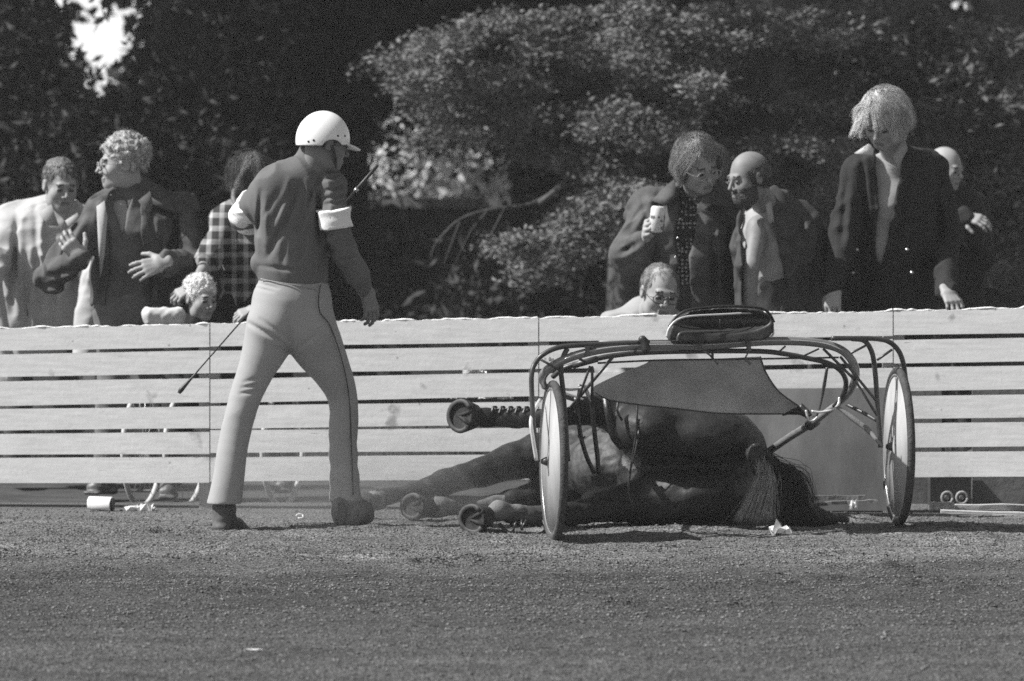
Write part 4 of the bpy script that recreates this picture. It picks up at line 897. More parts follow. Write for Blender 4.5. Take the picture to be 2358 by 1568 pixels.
# tall fair man in a black blazer
fH, uH = (-.42, -.80, -.62), (-.1, -.4, 1)
J = pj(head=(2034, 274, 25.6), neck=(2066, 372, 25.8), shL=(1985, 398, 25.75), shR=(2140, 392, 25.95), elL=(1940, 545, 25.7), wrL=(1922, 660, 25.5), elR=(2178, 540, 25.9), wrR=(2176, 668, 25.6), pelvis=(2070, 655, 25.9))
t, r = person('tall fair-haired man in a black blazer and open pale shirt looking down', J, fH, uH, hs=1.05, hair='mop', hair_mat=M_hair_blond, seed=8, trous=M_black, dims=dict(hw=.20, wst=.17, hip=.18, dep=.14), armr=(.06, .048, .036),
    hands=[dict(W=P(1920, 668, 25.48), dirv=(-.1, -.2, -1), nrm=(-.5, -.8, 0), side=1, curl=.25, scale=1.05), dict(W=P(2180, 672, 25.56), dirv=(.3, -.6, -.6), nrm=(.2, -.6, .7), side=-1, curl=.5, scale=1.0)],
    tops=[dict(name='shirt', mt=M_shirt, off=.0, hem=.0, sleeves=False, amp=.004), dict(name='blazer', mt=M_black, off=.022, hem=-.12, cz=[((1985, 365), (1998, 560)), ((1998, 560), (2012, 620)), ((2098, 390), (2062, 600)), ((1950, 420), (1938, 560)), ((2150, 420), (2172, 560)), ((2112, 610), (2165, 606))], amp=.010, soff=.003, open_px=pp([(2008, 330), (2092, 330), (2074, 400), (2058, 470), (2040, 560), (2030, 612), (2010, 608), (2012, 500), (2010, 400)], 25.8), d=25.85)])
flap(t, 'collar', [(1966, 353), (2000, 330), (2012, 344), (2008, 358)], 25.58, .008, M_white); flap(t, 'collar', [(2056, 360), (2080, 315), (2088, 335), (2068, 395)], 25.62, .008, M_shirt)  # whiter cloth puts the sun into the left collar point
buttons(t, [((2088, 575), 25.62), ((2099, 628), 25.62), ((1973, 575), 25.62), ((1963, 628), 25.62)], .008)
m = MB(); v, f = tube([P(1923, 640, 25.52), P(1921, 662, 25.49)], [.042, .040], 14); m.add(v, f); m.build('shirt_cuff', M_white, t)
# man behind at the far right
J = pj(head=(2178, 388, 27.8), neck=(2192, 455, 27.9), shL=(2125, 480, 27.9), shR=(2240, 478, 28.1), elL=(2110, 600, 27.8), wrL=(2120, 690, 27.6), elR=(2258, 590, 27.9), wrR=(2222, 500, 27.5), pelvis=(2190, 700, 28))
person('bald man in dark clothes standing behind the shoulder of the man in the blazer', J, (.7, -.6, -.2), hs=.88, hair='fringe', hair_mat=M_hair_dark, seed=9, trous=M_black, dims=dict(hw=.18, wst=.16, hip=.17, dep=.13), hh=.006, lowh=.012,
    hands=[dict(W=P(2222, 498, 27.5), dirv=(.7, -.3, -.2), nrm=(0, -.6, .8), side=1, curl=.3, h=.005)], tops=[dict(name='jacket', mt=M_black, off=.02, hem=-.05, h=.01)])
# ------------------------------------------------------------------ the driver
M_jk = cl('driver jacket cloth', .125, var=.12, scale=6, bscale=140); M_band = cl('white arm band', .72, var=.05); M_tr = cl('fawn riding trousers', .31, var=.05, scale=10, bump=.06, bscale=220)
M_skin_dr = mat('shaded skin', .17, .6, .12, 25, .04, 120, spec=.3)  # darker skin with the shade under the helmet put into it
M_helm = mat('white helmet shell', .78, .35, .03, 8, .03, 40, spec=.5); M_seam = cl('seam thread', .05)
M_shoe = mat('dusty dark shoe', .085, .7, .4, 14, .2, 60)
D0 = 23.4
J = pj(head=(748, 330, 23.42), neck=(722, 392, 23.45), shL=(628, 428, 23.42), shR=(757, 424, 23.5), elL=(557, 503, 23.62), wrL=(630, 575, 23.86), elR=(792, 585, 23.47), wrR=(842, 664, 23.61), pelvis=(670, 720, 23.5))
fD = (.90, .38, -.22)
LL = [P(622, 760, 23.48), P(611, 803, 23.47), P(590, 850, 23.46), P(561, 925, 23.44), P(537, 1025, 23.42), P(526, 1102, 23.4), P(517, 1158, 23.4)]; RL = [.094, .088, .071, .064, .061, .062, .065]
LR = [P(712, 760, 23.52), P(733, 803, 23.55), P(763, 854, 23.58), P(786, 904, 23.62), P(792, 955, 23.62), P(789, 1004, 23.6), P(795, 1143, 23.58)]; RR = [.108, .100, .076, .059, .053, .058, .064]
legs = [(LL[0], LL[3], P(520, 1180, 23.42), (1, .25)), (LR[0], LR[3], P(800, 1155, 23.55), (1, .3))]
drv, right = person('racing driver in a white helmet walking away beside the fallen horse', J, fD, (.1, .05, 1), hs=.94, hair='short', hair_mat=M_hair_dark, skin=M_skin_dr, seed=12, group=None, legs=legs, feet=False, armr=(.045, .036, .03), dims=dict(hw=.12, wst=.11, hip=.13, dep=.05),
    hands=[dict(W=P(845, 672, 23.615), dirv=(.22, .1, -1), nrm=(.75, -.65, 0), side=-1, curl=.35, spread=.12, thumb=.5, scale=1.05, h=.003), dict(W=P(640, 600, 23.9), dirv=(.8, .3, .1), nrm=(-.2, .9, .2), side=1, curl=1.0, spread=0, thumb=.3)], lowh=.008, hh=.0035)
if 'group' in drv: del drv['group']
# trousers
s = Sdf()
s.ecap(P(668, 735, 23.52), P(673, 690, 23.5), .168, .158, .130, .118, right, k=.04); s.ecap(P(673, 690, 23.5), P(676, 640, 23.5), .158, .134, .118, .100, right, k=.04)
s.ell(P(628, 752, 23.43), (.095, .08, .105), k=.05); s.ell(P(712, 752, 23.47), (.10, .08, .11), k=.05)
for pts_, rr_ in ((LL + [P(511, 1196, 23.4)], RL + [.070]), (LR + [P(798, 1190, 23.58)], RR + [.069])):
    Q_ = spline(pts_, 3); s.chain(list(Q_), list(np.interp(np.linspace(0, 7, len(Q_)), np.arange(8), rr_) - .0075), .05, .03)
s._add(lambda X, Y, Z: (Z - .112 + .05 * (X + 1.2) * 0) + 0 * X + 0 * Y, V(-90, -90, -90), V(90, 90, .13), .003, 's')
def crease(Q, a, b, w, dep):
    a = np.asarray(a); b = np.asarray(b); ab = b - a; t = np.clip((Q - a) @ ab / (ab @ ab), 0, 1); d = np.linalg.norm(Q - a - t[:, None] * ab, axis=1); return -dep * np.exp(-(d / w) ** 2) * np.sin(np.pi * np.clip(t, .08, .92))
def dtr(Q):
    r = folds(Q, V(.2, .1, 1), 2.5, 9, .0018, 31)
    for (a, b, w, dp) in [((575, 745), (665, 798), .012, .016), ((600, 735), (672, 785), .010, .008), ((640, 800), (668, 810), .014, .012), ((560, 880), (600, 870), .008, .006), ((556, 893), (600, 885), .008, .008), ((553, 906), (598, 902), .008, .008), ((690, 800), (730, 770), .012, .007), ((670, 740), (668, 800), .016, .010), ((594, 652), (640, 664), .008, .008), ((590, 662), (630, 672), .008, .007),]:
        r = r + crz(Q, a, b, w * .8, dp, 23.62)
    return r
s.disp(dtr); v, f = s.mesh(.0055); m = MB(); m.add(v, f); m.build('trousers', M_tr, drv)
# outside seam of the right leg
m = MB(); sp = [(738, 655), (733, 690), (737, 720), (757, 745), (775, 790), (790, 840), (800, 890), (806, 950), (808, 1010), (811, 1080), (813, 1140)]
def surf(v, x, y):
    """nearest surface point of a mesh facing the camera at a frame position"""
    px = 1178.5 + v[:, 0] * F / v[:, 1]; py = 382 + (HC - v[:, 2]) * F / v[:, 1]; k = np.nonzero((np.abs(px - x) < 7) & (np.abs(py - y) < 7))[0]
    return P(x, y, v[k, 1].min() - .001) if len(k) else P(x, y, 23.45)
m.add(*tube([surf(v, x, y) for x, y in sp], .0024, 5, 4)); m.build('seam', M_seam, drv)
m = MB(); vt = v
m.add(*ribbon([surf(vt, 600, 642), surf(vt, 640, 650), surf(vt, 690, 658), surf(vt, 738, 668)], .004, .003, (0, 0, 1))); m.build('waistband', M_tr, drv)
# shoes
M_shoe2 = mat('dust-covered shoe', .15, .85, .4, 18, .2, 60, spec=.15)
def bootm(parts, mt):
    s = Sdf()
    for c, r, k in parts: s.ell(P(*c), r, k=k)
    s._add(lambda X, Y, Z: (Z - .002) + 0 * X + 0 * Y, V(-90, -90, -90), V(90, 90, .02), .003, 's'); s.disp(lambda Q: .0016 * noise(Q * 60, 3)); v, f = s.mesh(.005); m = MB(); m.add(v, f); return m.build('shoe', mt, drv)
bl = bootm([((516, 1172, 23.42), (.050, .052, .050), .02), ((514, 1200, 23.42), (.044, .055, .050), .03), ((510, 1214, 23.40), (.040, .046, .022), .012), ((536, 1208, 23.48), (.048, .080, .034), .03), ((552, 1215, 23.50), (.036, .060, .020), .02)], M_shoe)
br = bootm([((796, 1158, 23.57), (.060, .060, .050), .02), ((782, 1178, 23.52), (.036, .034, .056), .02), ((806, 1182, 23.56), (.050, .060, .056), .02), ((832, 1176, 23.62), (.052, .080, .048), .03), ((800, 1198, 23.55), (.050, .050, .034), .02), ((845, 1188, 23.66), (.030, .050, .030), .02)], M_shoe2)
s = Sdf(); s.ell(P(783, 1182, 23.492), (.029, .010, .050), basis((-.5, -.86, .05), (0, 0, 1))[[0, 1, 2]], k=0); v, f = s.mesh(.003); m = MB(); m.add(v, f); m.build('sole', M_shoe, br)
# jacket
s = Sdf()
s.ecap(P(677, 622, 23.5), P(676, 560, 23.5), .140, .146, .112, .116, right, k=.03); s.ecap(P(676, 560, 23.5), P(668, 480, 23.48), .146, .148, .116, .120, right, k=.05)
s.ecap(P(668, 480, 23.48), P(695, 425, 23.46), .150, .130, .120, .098, right, k=.05); s.cone(P(632, 428, 23.42), P(712, 388, 23.46), .070, .054, k=.06); s.cone(P(752, 424, 23.5), P(716, 390, 23.46), .074, .054, k=.06)
s.cone(P(718, 384, 23.46), P(722, 362, 23.46), .070, .066, k=.02); s.ell(P(592, 606, 23.5), (.022, .05, .035), k=.03)
s.ecap(P(676, 612, 23.5), P(677, 634, 23.5), .146, .142, .115, .108, right, k=.02)
s.cone(P(628, 430, 23.42), P(590, 472, 23.5), .066, .060, k=.04); s.cone(P(590, 472, 23.5), P(562, 500, 23.62), .060, .052, k=.02); s.cone(P(562, 500, 23.62), P(630, 572, 23.86), .052, .042, k=.02)
s.chain([P(762, 428, 23.43), P(770, 500, 23.40), P(792, 578, 23.45), P(822, 630, 23.54), P(841, 662, 23.60)], [.064, .055, .052, .044, .037], .016, .02)
s.cone(P(722, 372, 23.46), P(725, 345, 23.46), .058, .058, k=.004, mode='s')
s.cone(P(842, 664, 23.605), P(850, 680, 23.62), .036, .036, k=.002, mode='s')
def djk(Q):
    r = folds(Q, V(-.25, 0, 1), 2.4, 14, .007, 41)
    for (a, b, w, dp) in [((690, 425), (655, 520), .016, .016), ((672, 430), (628, 510), .014, .012), ((700, 430), (697, 520), .012, .012), ((720, 420), (706, 500), .012, .012), ((742, 400), (706, 470), .012, .012), ((600, 440), (594, 540), .012, .014), ((650, 520), (618, 590), .018, .014), ((640, 440), (606, 500), .012, .008), ((733, 440), (738, 560), .016, .020), ((598, 612), (700, 625), .012, .008),
                          ((745, 440), (795, 430), .010, .012), ((742, 458), (795, 450), .010, .012), ((750, 470), (798, 462), .010, .010), ((740, 415), (780, 405), .010, .010), ((745, 545), (780, 530), .012, .012), ((752, 565), (785, 600), .012, .010), ((790, 600), (830, 590), .010, .006), ((700, 550), (690, 610), .016, .008), ((655, 560), (650, 610), .014, .008)]:
        r = r + crz(Q, a, b, w * .75, dp * 1.1, 23.56)
    for (a, b, w, dp) in [((665, 415), (640, 520), .014, -.012), ((707, 415), (700, 520), .012, -.010), ((728, 415), (715, 490), .012, -.010), ((612, 450), (612, 560), .012, -.010)]:
        r = r + crz(Q, a, b, w, dp, 23.5)
    return r
s.disp(djk); v, f = s.mesh(.0048); m = MB(); m.add(v, f); m.build('jacket', M_jk, drv)
for pts, rr in (([P(585, 470, 23.51), P(562, 499, 23.61), P(574, 512, 23.66)], [.066, .060, .056]), ([P(768, 480, 23.40), P(773, 522, 23.408)], [.0690, .0675])):
    s = Sdf(); s.chain(pts, rr, .01); a, b = pts[0], pts[-1]; ax = norm(pts[1] - a)
    if len(pts) == 2: s.plane(b - ax * .0, ax, .004)
    s.plane(a + ax * .004, -ax, .004)
    s.disp(lambda Q: folds(Q, V(1, 0, .2), 5, 22, .006, 51)); v, f = s.mesh(.005); m = MB(); m.add(v, f); m.build('arm_band', M_band, drv)
# helmet
hc = P(743, 322, 23.42); R = basis(fD * V(1, 1, .6), (.08, 0, 1)); s = Sdf()
s.ell(hc, (.101, .1135, .120), R, k=.0); s.ell(hc, (.094, .106, .113), R, k=.002, mode='s')
s.plane(hc - R[2] * .022, -R[2] + R[1] * .16, .004); s.ell(hc + R[1] * .012 - R[2] * .03, (.2, .045, .034), R, k=.012, mode='s')
v, f = s.mesh(.0038); m = MB(); m.add(v, f); hel = m.build('helmet', M_helm, drv)
s = Sdf(); s.ell(hc + R[1] * .105 - R[2] * .010, (.078, .062, .0085), basis(R[1] - R[2] * .22, R[2]), k=0); s.ell(hc, (.097, .110, .117), R, k=.002, mode='s'); v, f = s.mesh(.003); m = MB(); m.add(v, f); m.build('visor', M_helm, hel)
for (x, y) in [(710, 326), (722, 323), (778, 313), (794, 313)]:
    q = P(x, y, 23.3); dirv = norm(P(x, y, 23.4) - P(x, y, 23.3)); o = (q - hc); M_ = R / np.array([.101, .1135, .120])[:, None]; a = M_ @ dirv; b = M_ @ o; A = a @ a; B = 2 * a @ b; C_ = b @ b - 1.0; D_ = B * B - 4 * A * C_
    if D_ < 0: continue
    q = q + dirv * ((-B - math.sqrt(D_)) / (2 * A)); nr_ = norm(R.T @ ((R @ (q - hc)) / np.array([.101, .1135, .120]) ** 2)); u_ = norm(np.cross(nr_, V(0, 0, 1))); w_ = np.cross(nr_, u_); m = MB(); ks = []
    for dz in (.001, -.003):
        for a_ in range(8): th = a_ * math.pi / 4; rr = .0048; ks.append(q + nr_ * dz + (u_ * math.cos(th) + w_ * math.sin(th)) * rr)
    m.add(ks, [tuple(range(8)), tuple(range(15, 7, -1))] + [(i, i + 8, (i + 1) % 8 + 8, (i + 1) % 8) for i in range(8)]); m.build('rivet', M_seam, hel)
m = MB(); m.add(*ribbon([hc + R[0] * .085 + R[1] * .01 - R[2] * .02, J['head'] + R[0] * .070 + R[1] * .03 - R[2] * .07, J['head'] + R[1] * .055 - R[2] * .118], .014, .003, R[1])); m.build('chin_strap', M_seam, hel)
# whip, in the left hand before the body
a = P(870, 380, 23.9); b = P(415, 900, 23.75); wq = thing('whip', 'long driving whip held slantwise in the left hand of the driver', 'whip', (a + b) / 2)
M_wh = mat('black whip', .03, .4, .2, 40, 0); L_ = lambda t: a + (b - a) * t
m = MB(); m.add(*tube([L_(0), L_(.004), L_(.105), L_(.11)], [.0035, .0075, .0075, .005], 8, 1)); m.build('handle', M_wh, wq)
m = MB(); m.add(*tube([L_(.105), L_(.118)], [.0105, .008], 8, 1)); m.build('ferrule', M_metal, wq)
m = MB(); m.add(*tube([L_(.118), L_(.5), L_(.97)], [.005, .0038, .0028], 7, 1)); m.build('shaft', M_wh, wq)
m = MB(); m.add(*tube([L_(.90), L_(.955), L_(.99) + V(-.004, 0, -.004), L_(1.0) + V(-.006, 0, -.01)], [.003, .006, .011, .007], 7, 3)); m.build('tassel', M_wh, wq)
# ------------------------------------------------------------------ the fallen horse
M_horse = mat('dark bay coat', .021, .50, .45, 6, .2, 90, spec=.24)
M_hoof = mat('hoof horn', .035, .55, .4, 20, .3, 60); M_sole = mat('hoof sole', .025, .8, .5, 30, .5, 60); M_iron = mat('worn iron shoe', .055, .6, .3, 30, .2, 60, metal=.0)
M_boot = mat('leather leg boot', .05, .5, .4, 20, .2, 60, spec=.5); M_strap = mat('black harness leather', .018, .4, .3, 30, .2, 80, spec=.5)
M_palelit = mat('pale and sunlit coat', .15, .7, .3, 20, .3, 120)
horse = thing('horse', 'dark bay horse lying on its side, hooves towards the driver, tail to the right', 'horse', P(1500, 1200, 23.8) * V(1, 1, 0))
s = Sdf(); X1 = (1, 0, 0)
s.ell(P(1588, 1005, 23.78), (.285, .30, .150), k=.05); s.ell(P(1596, 1132, 23.76), (.262, .30, .142), k=.045)       # the two haunches
s.ell(P(1492, 988, 23.64), (.155, .20, .125), k=.05)  # haunch filled out at the left front to keep sun off the lower one
s.ell(P(1660, 1060, 23.95), (.20, .30, .21), k=.05)                                                                   # croup
s.ell(P(1520, 1066, 24.15), (.33, .42, .255), k=.08); s.ell(P(1392, 1072, 24.12), (.165, .30, .150), k=.05)           # flank, belly
s.ell(P(1400, 1070, 24.42), (.30, .24, .25), k=.08)                                                                   # chest
s.cone(P(1480, 1075, 24.42), P(1640, 1120, 24.36), .15, .10, k=.08); s.cone(P(1640, 1118, 24.36), P(1735, 1165, 24.28), .085, .05, k=.04)   # neck and head folded back
s.ell(P(1652, 1110, 24.34), (.08, .09, .08), k=.03)
s.ell(P(1745, 1046, 23.62), (.03, .04, .04), k=.03)
# upper hind leg, raised
s.chain([P(1530, 975, 23.72), P(1430, 952, 23.72), P(1360, 946, 23.64), P(1338, 952, 23.6), P(1290, 962, 23.52), P(1225, 962, 23.48), P(1150, 962, 23.44), P(1118, 962, 23.42), P(1090, 958, 23.41)], [.125, .088, .055, .048, .034, .029, .031, .038, .034], .05, .02)
s.ell(P(1385, 922, 23.70), (.055, .06, .05), k=.03)
# lower hind leg, on the ground
s.chain([P(1500, 1150, 23.66), P(1420, 1160, 23.6), P(1345, 1178, 23.5), P(1310, 1184, 23.45), P(1250, 1184, 23.36), P(1190, 1180, 23.28), P(1150, 1176, 23.24), P(1122, 1186, 23.22)], [.115, .072, .05, .046, .033, .032, .040, .034], .05, .02)
s.ell(P(1375, 1150, 23.6), (.07, .07, .04), k=.03)
# upper foreleg stretched over the ground
s.chain([P(1330, 1060, 24.38), P(1238, 1046, 24.3), P(1180, 1062, 24.27), P(1110, 1086, 24.22), P(1060, 1100, 24.18), P(1022, 1111, 24.15), P(990, 1122, 24.12), P(940, 1134, 24.1), P(898, 1143, 24.06), P(868, 1150, 24.04), P(850, 1154, 24.02)], [.16, .090, .076, .062, .052, .056, .042, .035, .034, .042, .036], .06, .018)
# lower foreleg
s.chain([P(1330, 1130, 24.36), P(1262, 1132, 24.3), P(1215, 1146, 24.24), P(1180, 1154, 24.2), P(1140, 1160, 24.18), P(1060, 1164, 24.14), P(1012, 1166, 24.1), P(990, 1170, 24.08)], [.12, .064, .052, .050, .037, .034, .044, .038], .06, .018)
def dhorse(Q):
    r = .0035 * fbm(Q * 14, 61) + .002 * noise(Q * V(30, 30, 60), 63)
    # crease between the haunches
    r = r + crease(Q, P(1440, 1046, 23.52), P(1760, 1050, 23.6), .02, .02)
    for a, b, w, dp in [((1440, 1090, 23.7), (1470, 1160, 23.6), .02, .015), ((1250, 1060, 24.2), (1120, 1092, 24.15), .01, .006), ((1330, 1000, 23.95), (1400, 1140, 23.9), .012, -.006), ((1400, 1000, 23.95), (1360, 1100, 23.9), .008, -.006), ((1580, 950, 23.5), (1500, 1020, 23.48), .03, .008), ((1640, 1090, 23.5), (1520, 1150, 23.46), .03, .008)]:
        r = r + crease(Q, P(*a), P(*b), w, dp)
    px = 1178.5 + Q[:, 0] * F / Q[:, 1]; bel = np.clip((1455 - px) / 40, 0, 1) * np.clip((px - 1305) / 20, 0, 1) * (Q[:, 2] > .05) * (Q[:, 1] > 23.75)
    return r + bel * .004 * noise(Q * 45, 66)
s.disp(dhorse); v, f = s.mesh(.0085); m = MB(); fc = v[f].mean(1); px = 1178.5 + fc[:, 0] * F / fc[:, 1]; py = 382 + (HC - fc[:, 2]) * F / fc[:, 1]
mi = np.zeros(len(f), int); mi[(px < 1160) & (px > 1000) & (py > 1140) & (fc[:, 1] > 24.05)] = 1; mi[(px < 1215) & (px > 1118) & (py > 1150) & (fc[:, 1] < 23.35)] = 1  # pale fetlock, and sunlight on the lower foreleg put into the coat colour
mi[(px < 885) & (py > 1130) & (fc[:, 1] > 24)] = 1; mi[(((px - 1452) / 24) ** 2 + ((py - 1062) / 20) ** 2 < 1 + .5 * noise(fc * 30, 3)) & (fc[:, 1] > 23.4)] = 1; mi[(((px - 1370) / 80) ** 2 + ((py - 1068) / 88) ** 2 < 1 + .5 * noise(fc * 18, 5)) & (fc[:, 1] > 23.8)] = 2  # the groin patch is sunlit skin put into the colour
m.add(v, f, mi); m.build('body', [M_horse, M_palelit, mat('belly skin', .042, .6, .8, 9, .3, 60, spec=.5)], horse)
def hoof(c0, c1, r0, r1, name='hoof', tilt=None, rx=1.12):
    """hoof from the pastern c0 to the sole c1, iron shoe and frog as sub-parts"""
    c0 = np.asarray(c0); c1 = np.asarray(c1); ax = norm(c1 - c0); toe = norm(tilt - (tilt @ ax) * ax); w = np.cross(ax, toe); m = MB(); n = 24; vs = []
    def ring(c, r, toe_k=1.15): return [c + (toe * math.cos(a) * r * (toe_k if math.cos(a) > 0 else .86) + w * math.sin(a) * r * rx) for a in np.linspace(0, 2 * math.pi, n + 1)[:-1]]
    L = c1 - c0; prof = [(0, r0 * .8), (.06, r0), (.5, (r0 + r1) / 2), (1.0, r1), (1.0, r1 * .80), (.96, r1 * .74), (.93, r1 * .4), (.95, .001)]
    for t, r in prof: vs += ring(c0 + L * t, r)
    fs = [(i * n + a, i * n + (a + 1) % n, (i + 1) * n + (a + 1) % n, (i + 1) * n + a) for i in range(len(prof) - 1) for a in range(n)]; fs.append(tuple(range(n))[::-1])
    m.add(vs, fs, [0] * (n * 4) + [1] * (n * 3) + [0]); hf = m.build(name, [M_hoof, M_sole], horse)
    m = MB(); m.add(*tube([c1 + ax * .004 + (toe * math.cos(a) * r1 * .86 * (1.15 if math.cos(a) > 0 else .86) + w * math.sin(a) * r1 * .86 * rx) for a in np.linspace(-2.45, 2.45, 19)], .0105, 6, 1, flat=(ax, .32))); m.build('horseshoe', M_iron, hf)
    m = MB(); b = c1 - L * .06
    for sg in (-1, 1): m.add(*tube([b - toe * r1 * .75 + w * sg * r1 * .42, b + toe * r1 * .35], [.011, .006], 6, 1))
    m.build('frog', M_sole, hf)
hoof(P(1094, 959, 23.41), P(1062, 958, 23.33), .045, .064, tilt=V(-1, .3, .15))
hoof(P(1124, 1188, 23.215), P(1090, 1195, 23.14), .045, .068, tilt=V(-1, .3, -.1), rx=.92)
hoof(P(856, 1153, 24.03), P(822, 1160, 23.98), .042, .058, tilt=V(-.3, .2, -1))
hoof(P(992, 1169, 24.08), P(952, 1166, 24.0), .045, .066, tilt=V(-1, .3, .0), rx=.86)
def boot(pts, rad, lace_side, label=None):
    s = Sdf(); s.chain([P(*p) for p in pts], rad, .01); s.disp(lambda Q: .003 * noise(Q * 40, 5)); v, f = s.mesh(.006); m = MB(); m.add(v, f); b = m.build('leg_boot', M_boot, horse)
    for i in range(6):
        t = (i + .5) / 6; p = P(*(np.array(pts[0]) * (1 - t) + np.array(pts[-1]) * t)); m = MB()
        q = p + V(0, -.01, lace_side * (rad[0] * .95)); m.add(*ribbon([q + V(-.012, -.03, -lace_side * .02), q + V(0, -.01, lace_side * .008), q + V(.012, 0, lace_side * .002)], .010, .003, (1, 0, 0))); m.build('buckle_strap', M_strap, b)
    return b
boot([(1238, 962, 23.48), (1190, 963, 23.46), (1128, 961, 23.43)], [.040, .041, .036], 1)
b = boot([(1262, 1186, 23.36), (1215, 1188, 23.3), (1172, 1186, 23.26)], [.040, .037, .034], -1)
for x, dx in ((1190, -4), (1201, 0), (1212, -6), (1250, 3)):
    m = MB(); m.add(*ribbon([P(x, 1196, 23.22), P(x + dx, 1207, 23.2), P(x + dx * 2, 1221, 23.2)], .009, .003, (1, 0, 0))); m.build('loose_strap', M_strap, b)
m = MB(); m.add(*ribbon([P(1150, 1205, 23.2), P(1158, 1216, 23.18), P(1168, 1224, 23.17)], .014, .004, (1, 0, 0))); m.build('loose_strap', M_strap, b)
# tail
M_tail = mat('dark tail hair', .02, .5, .5, 30, .6, 80, spec=.4); M_tail2 = mat('pale tail hair', .32, .6, .4, 30, .3, 80)
hgn = np.random.default_rng(41)
s = Sdf(); s.chain([P(1738, 1042, 23.50), P(1762, 1075, 23.44), P(1790, 1118, 23.42), P(1815, 1152, 23.42), P(1832, 1172, 23.42), P(1880, 1192, 23.42), P(1950, 1196, 23.45)], [.036, .050, .068, .080, .066, .030, .010], .03, .03)
s.disp(lambda Q: folds(Q, V(.5, 0, -1), 3, 40, .007, 71)); v, f = s.mesh(.007); m = MB(); m.add(v, f)
def strands(n, start, end, bulge, r, jit0, jit1):
    mm = MB()
    for i in range(n):
        u = hgn.random(); a = P(*start) + hgn.normal(size=3) * jit0 * (1 if i % 7 else 2); e = P(*(np.array(end[0]) * (1 - u) + np.array(end[1]) * u)) + hgn.normal(size=3) * jit1 * V(1, 1, .6)
        k = 1 + .25 * hgn.normal(); mid = (a + e) / 2 + np.asarray(bulge) * k; e[2] = max(e[2], .006); p1 = a + (mid - a) * .5 + V(.005, -.01, .01)
        mm.add(*tube([a, p1, mid, e * .7 + mid * .3 + V(0, 0, -.004), e], [r, r, r * .9, r * .6, r * .25], 3, 3))
    return mm
m2 = strands(260, (1756, 1066, 23.41), ((1800, 1194, 23.33), (1890, 1198, 23.36)), (.050, -.05, .055), .0011, .012, .014)
for v, f, k in zip(m2.v, m2.f, m2.m): pass
m.v += m2.v; m.f += [[tuple(int(i) + m.n for i in q) for q in f] if not isinstance(f, np.ndarray) else f + m.n for f in m2.f]; m.m += m2.m
tl = m.build('tail', M_tail, horse)
strands(360, (1758, 1066, 23.40), ((1692, 1196, 23.36), (1775, 1194, 23.30)), (.018, -.05, .020), .0010, .012, .018).build('pale_hair', M_tail2, tl)
# harness
def strap(pts, w=.018, side=(1, 0, 0), th=.004, name='harness_strap', mt=None, parent=None):
    m = MB(); m.add(*ribbon([P(*p) for p in pts], w, th, side)); return m.build(name, mt or M_strap, parent or horse)
strap([(1394, 905, 23.5), (1398, 940, 23.46), (1404, 975, 23.46), (1413, 1008, 23.47), (1433, 1032, 23.5)], .028)
strap([(1467, 925, 23.4), (1466, 965, 23.38), (1464, 1000, 23.38), (1457, 1045, 23.38), (1451, 1085, 23.38), (1447, 1126, 23.38), (1458, 1162, 23.4)], .009)
strap([(1471, 990, 23.39), (1462, 1040, 23.37), (1449, 1090, 23.37)], .007)
strap([(1425, 915, 23.45), (1421, 945, 23.43), (1432, 968, 23.44)], .010)
# ------------------------------------------------------------------ the sulky
M_tube = mat('black sulky tube', .045, .38, .3, 12, .1, 60, spec=.5); M_bow = mat('varnished shaft wood', .17, .3, .35, 8, .08, 50, spec=.55, coat=.4, stretch=(.4, 1, 3))
M_tyre = mat('worn rubber tyre', .05, .75, .35, 30, .5, 120); M_rim = mat('wheel rim', .45, .3, .1, 20, 0, metal=.8); M_disc = mat('wheel disc', .33, .5, .28, 5, 0, spec=.4, stretch=(1, 1, .5))
M_bright = mat('bright steel', .6, .35, .1, 20, 0, metal=.3); M_seat = mat('black seat leather', .018, .5, .3, 12, .15, 50, spec=.5)
M_apron = mat('grey apron canvas', .48, .85, .2, 5, .3, 160, spec=.15, stretch=(1.4, 1, .7)); M_web = mat('grey webbing', .16, .8, .2, 30, .3, 120)
def DX(x): return 22.80 + (x - 1270) / 795.0 * .45
sul = thing('sulky', 'two-wheeled racing sulky with disc wheels standing tilted behind the fallen horse', 'sulky', P(1665, 1225, 22.95) * V(1, 1, 0))
def T(name, pts, r, mt=None, seg=10, dd=0.0, parent=None, sm=6, one=None):
    q = [P(p[0], p[1], (p[2] if len(p) > 2 else DX(p[0])) + dd) for p in pts]; m = one or MB(); m.add(*tube(q, r, seg, sm)); return m if one is not None else m.build(name, mt or M_tube, parent or sul)
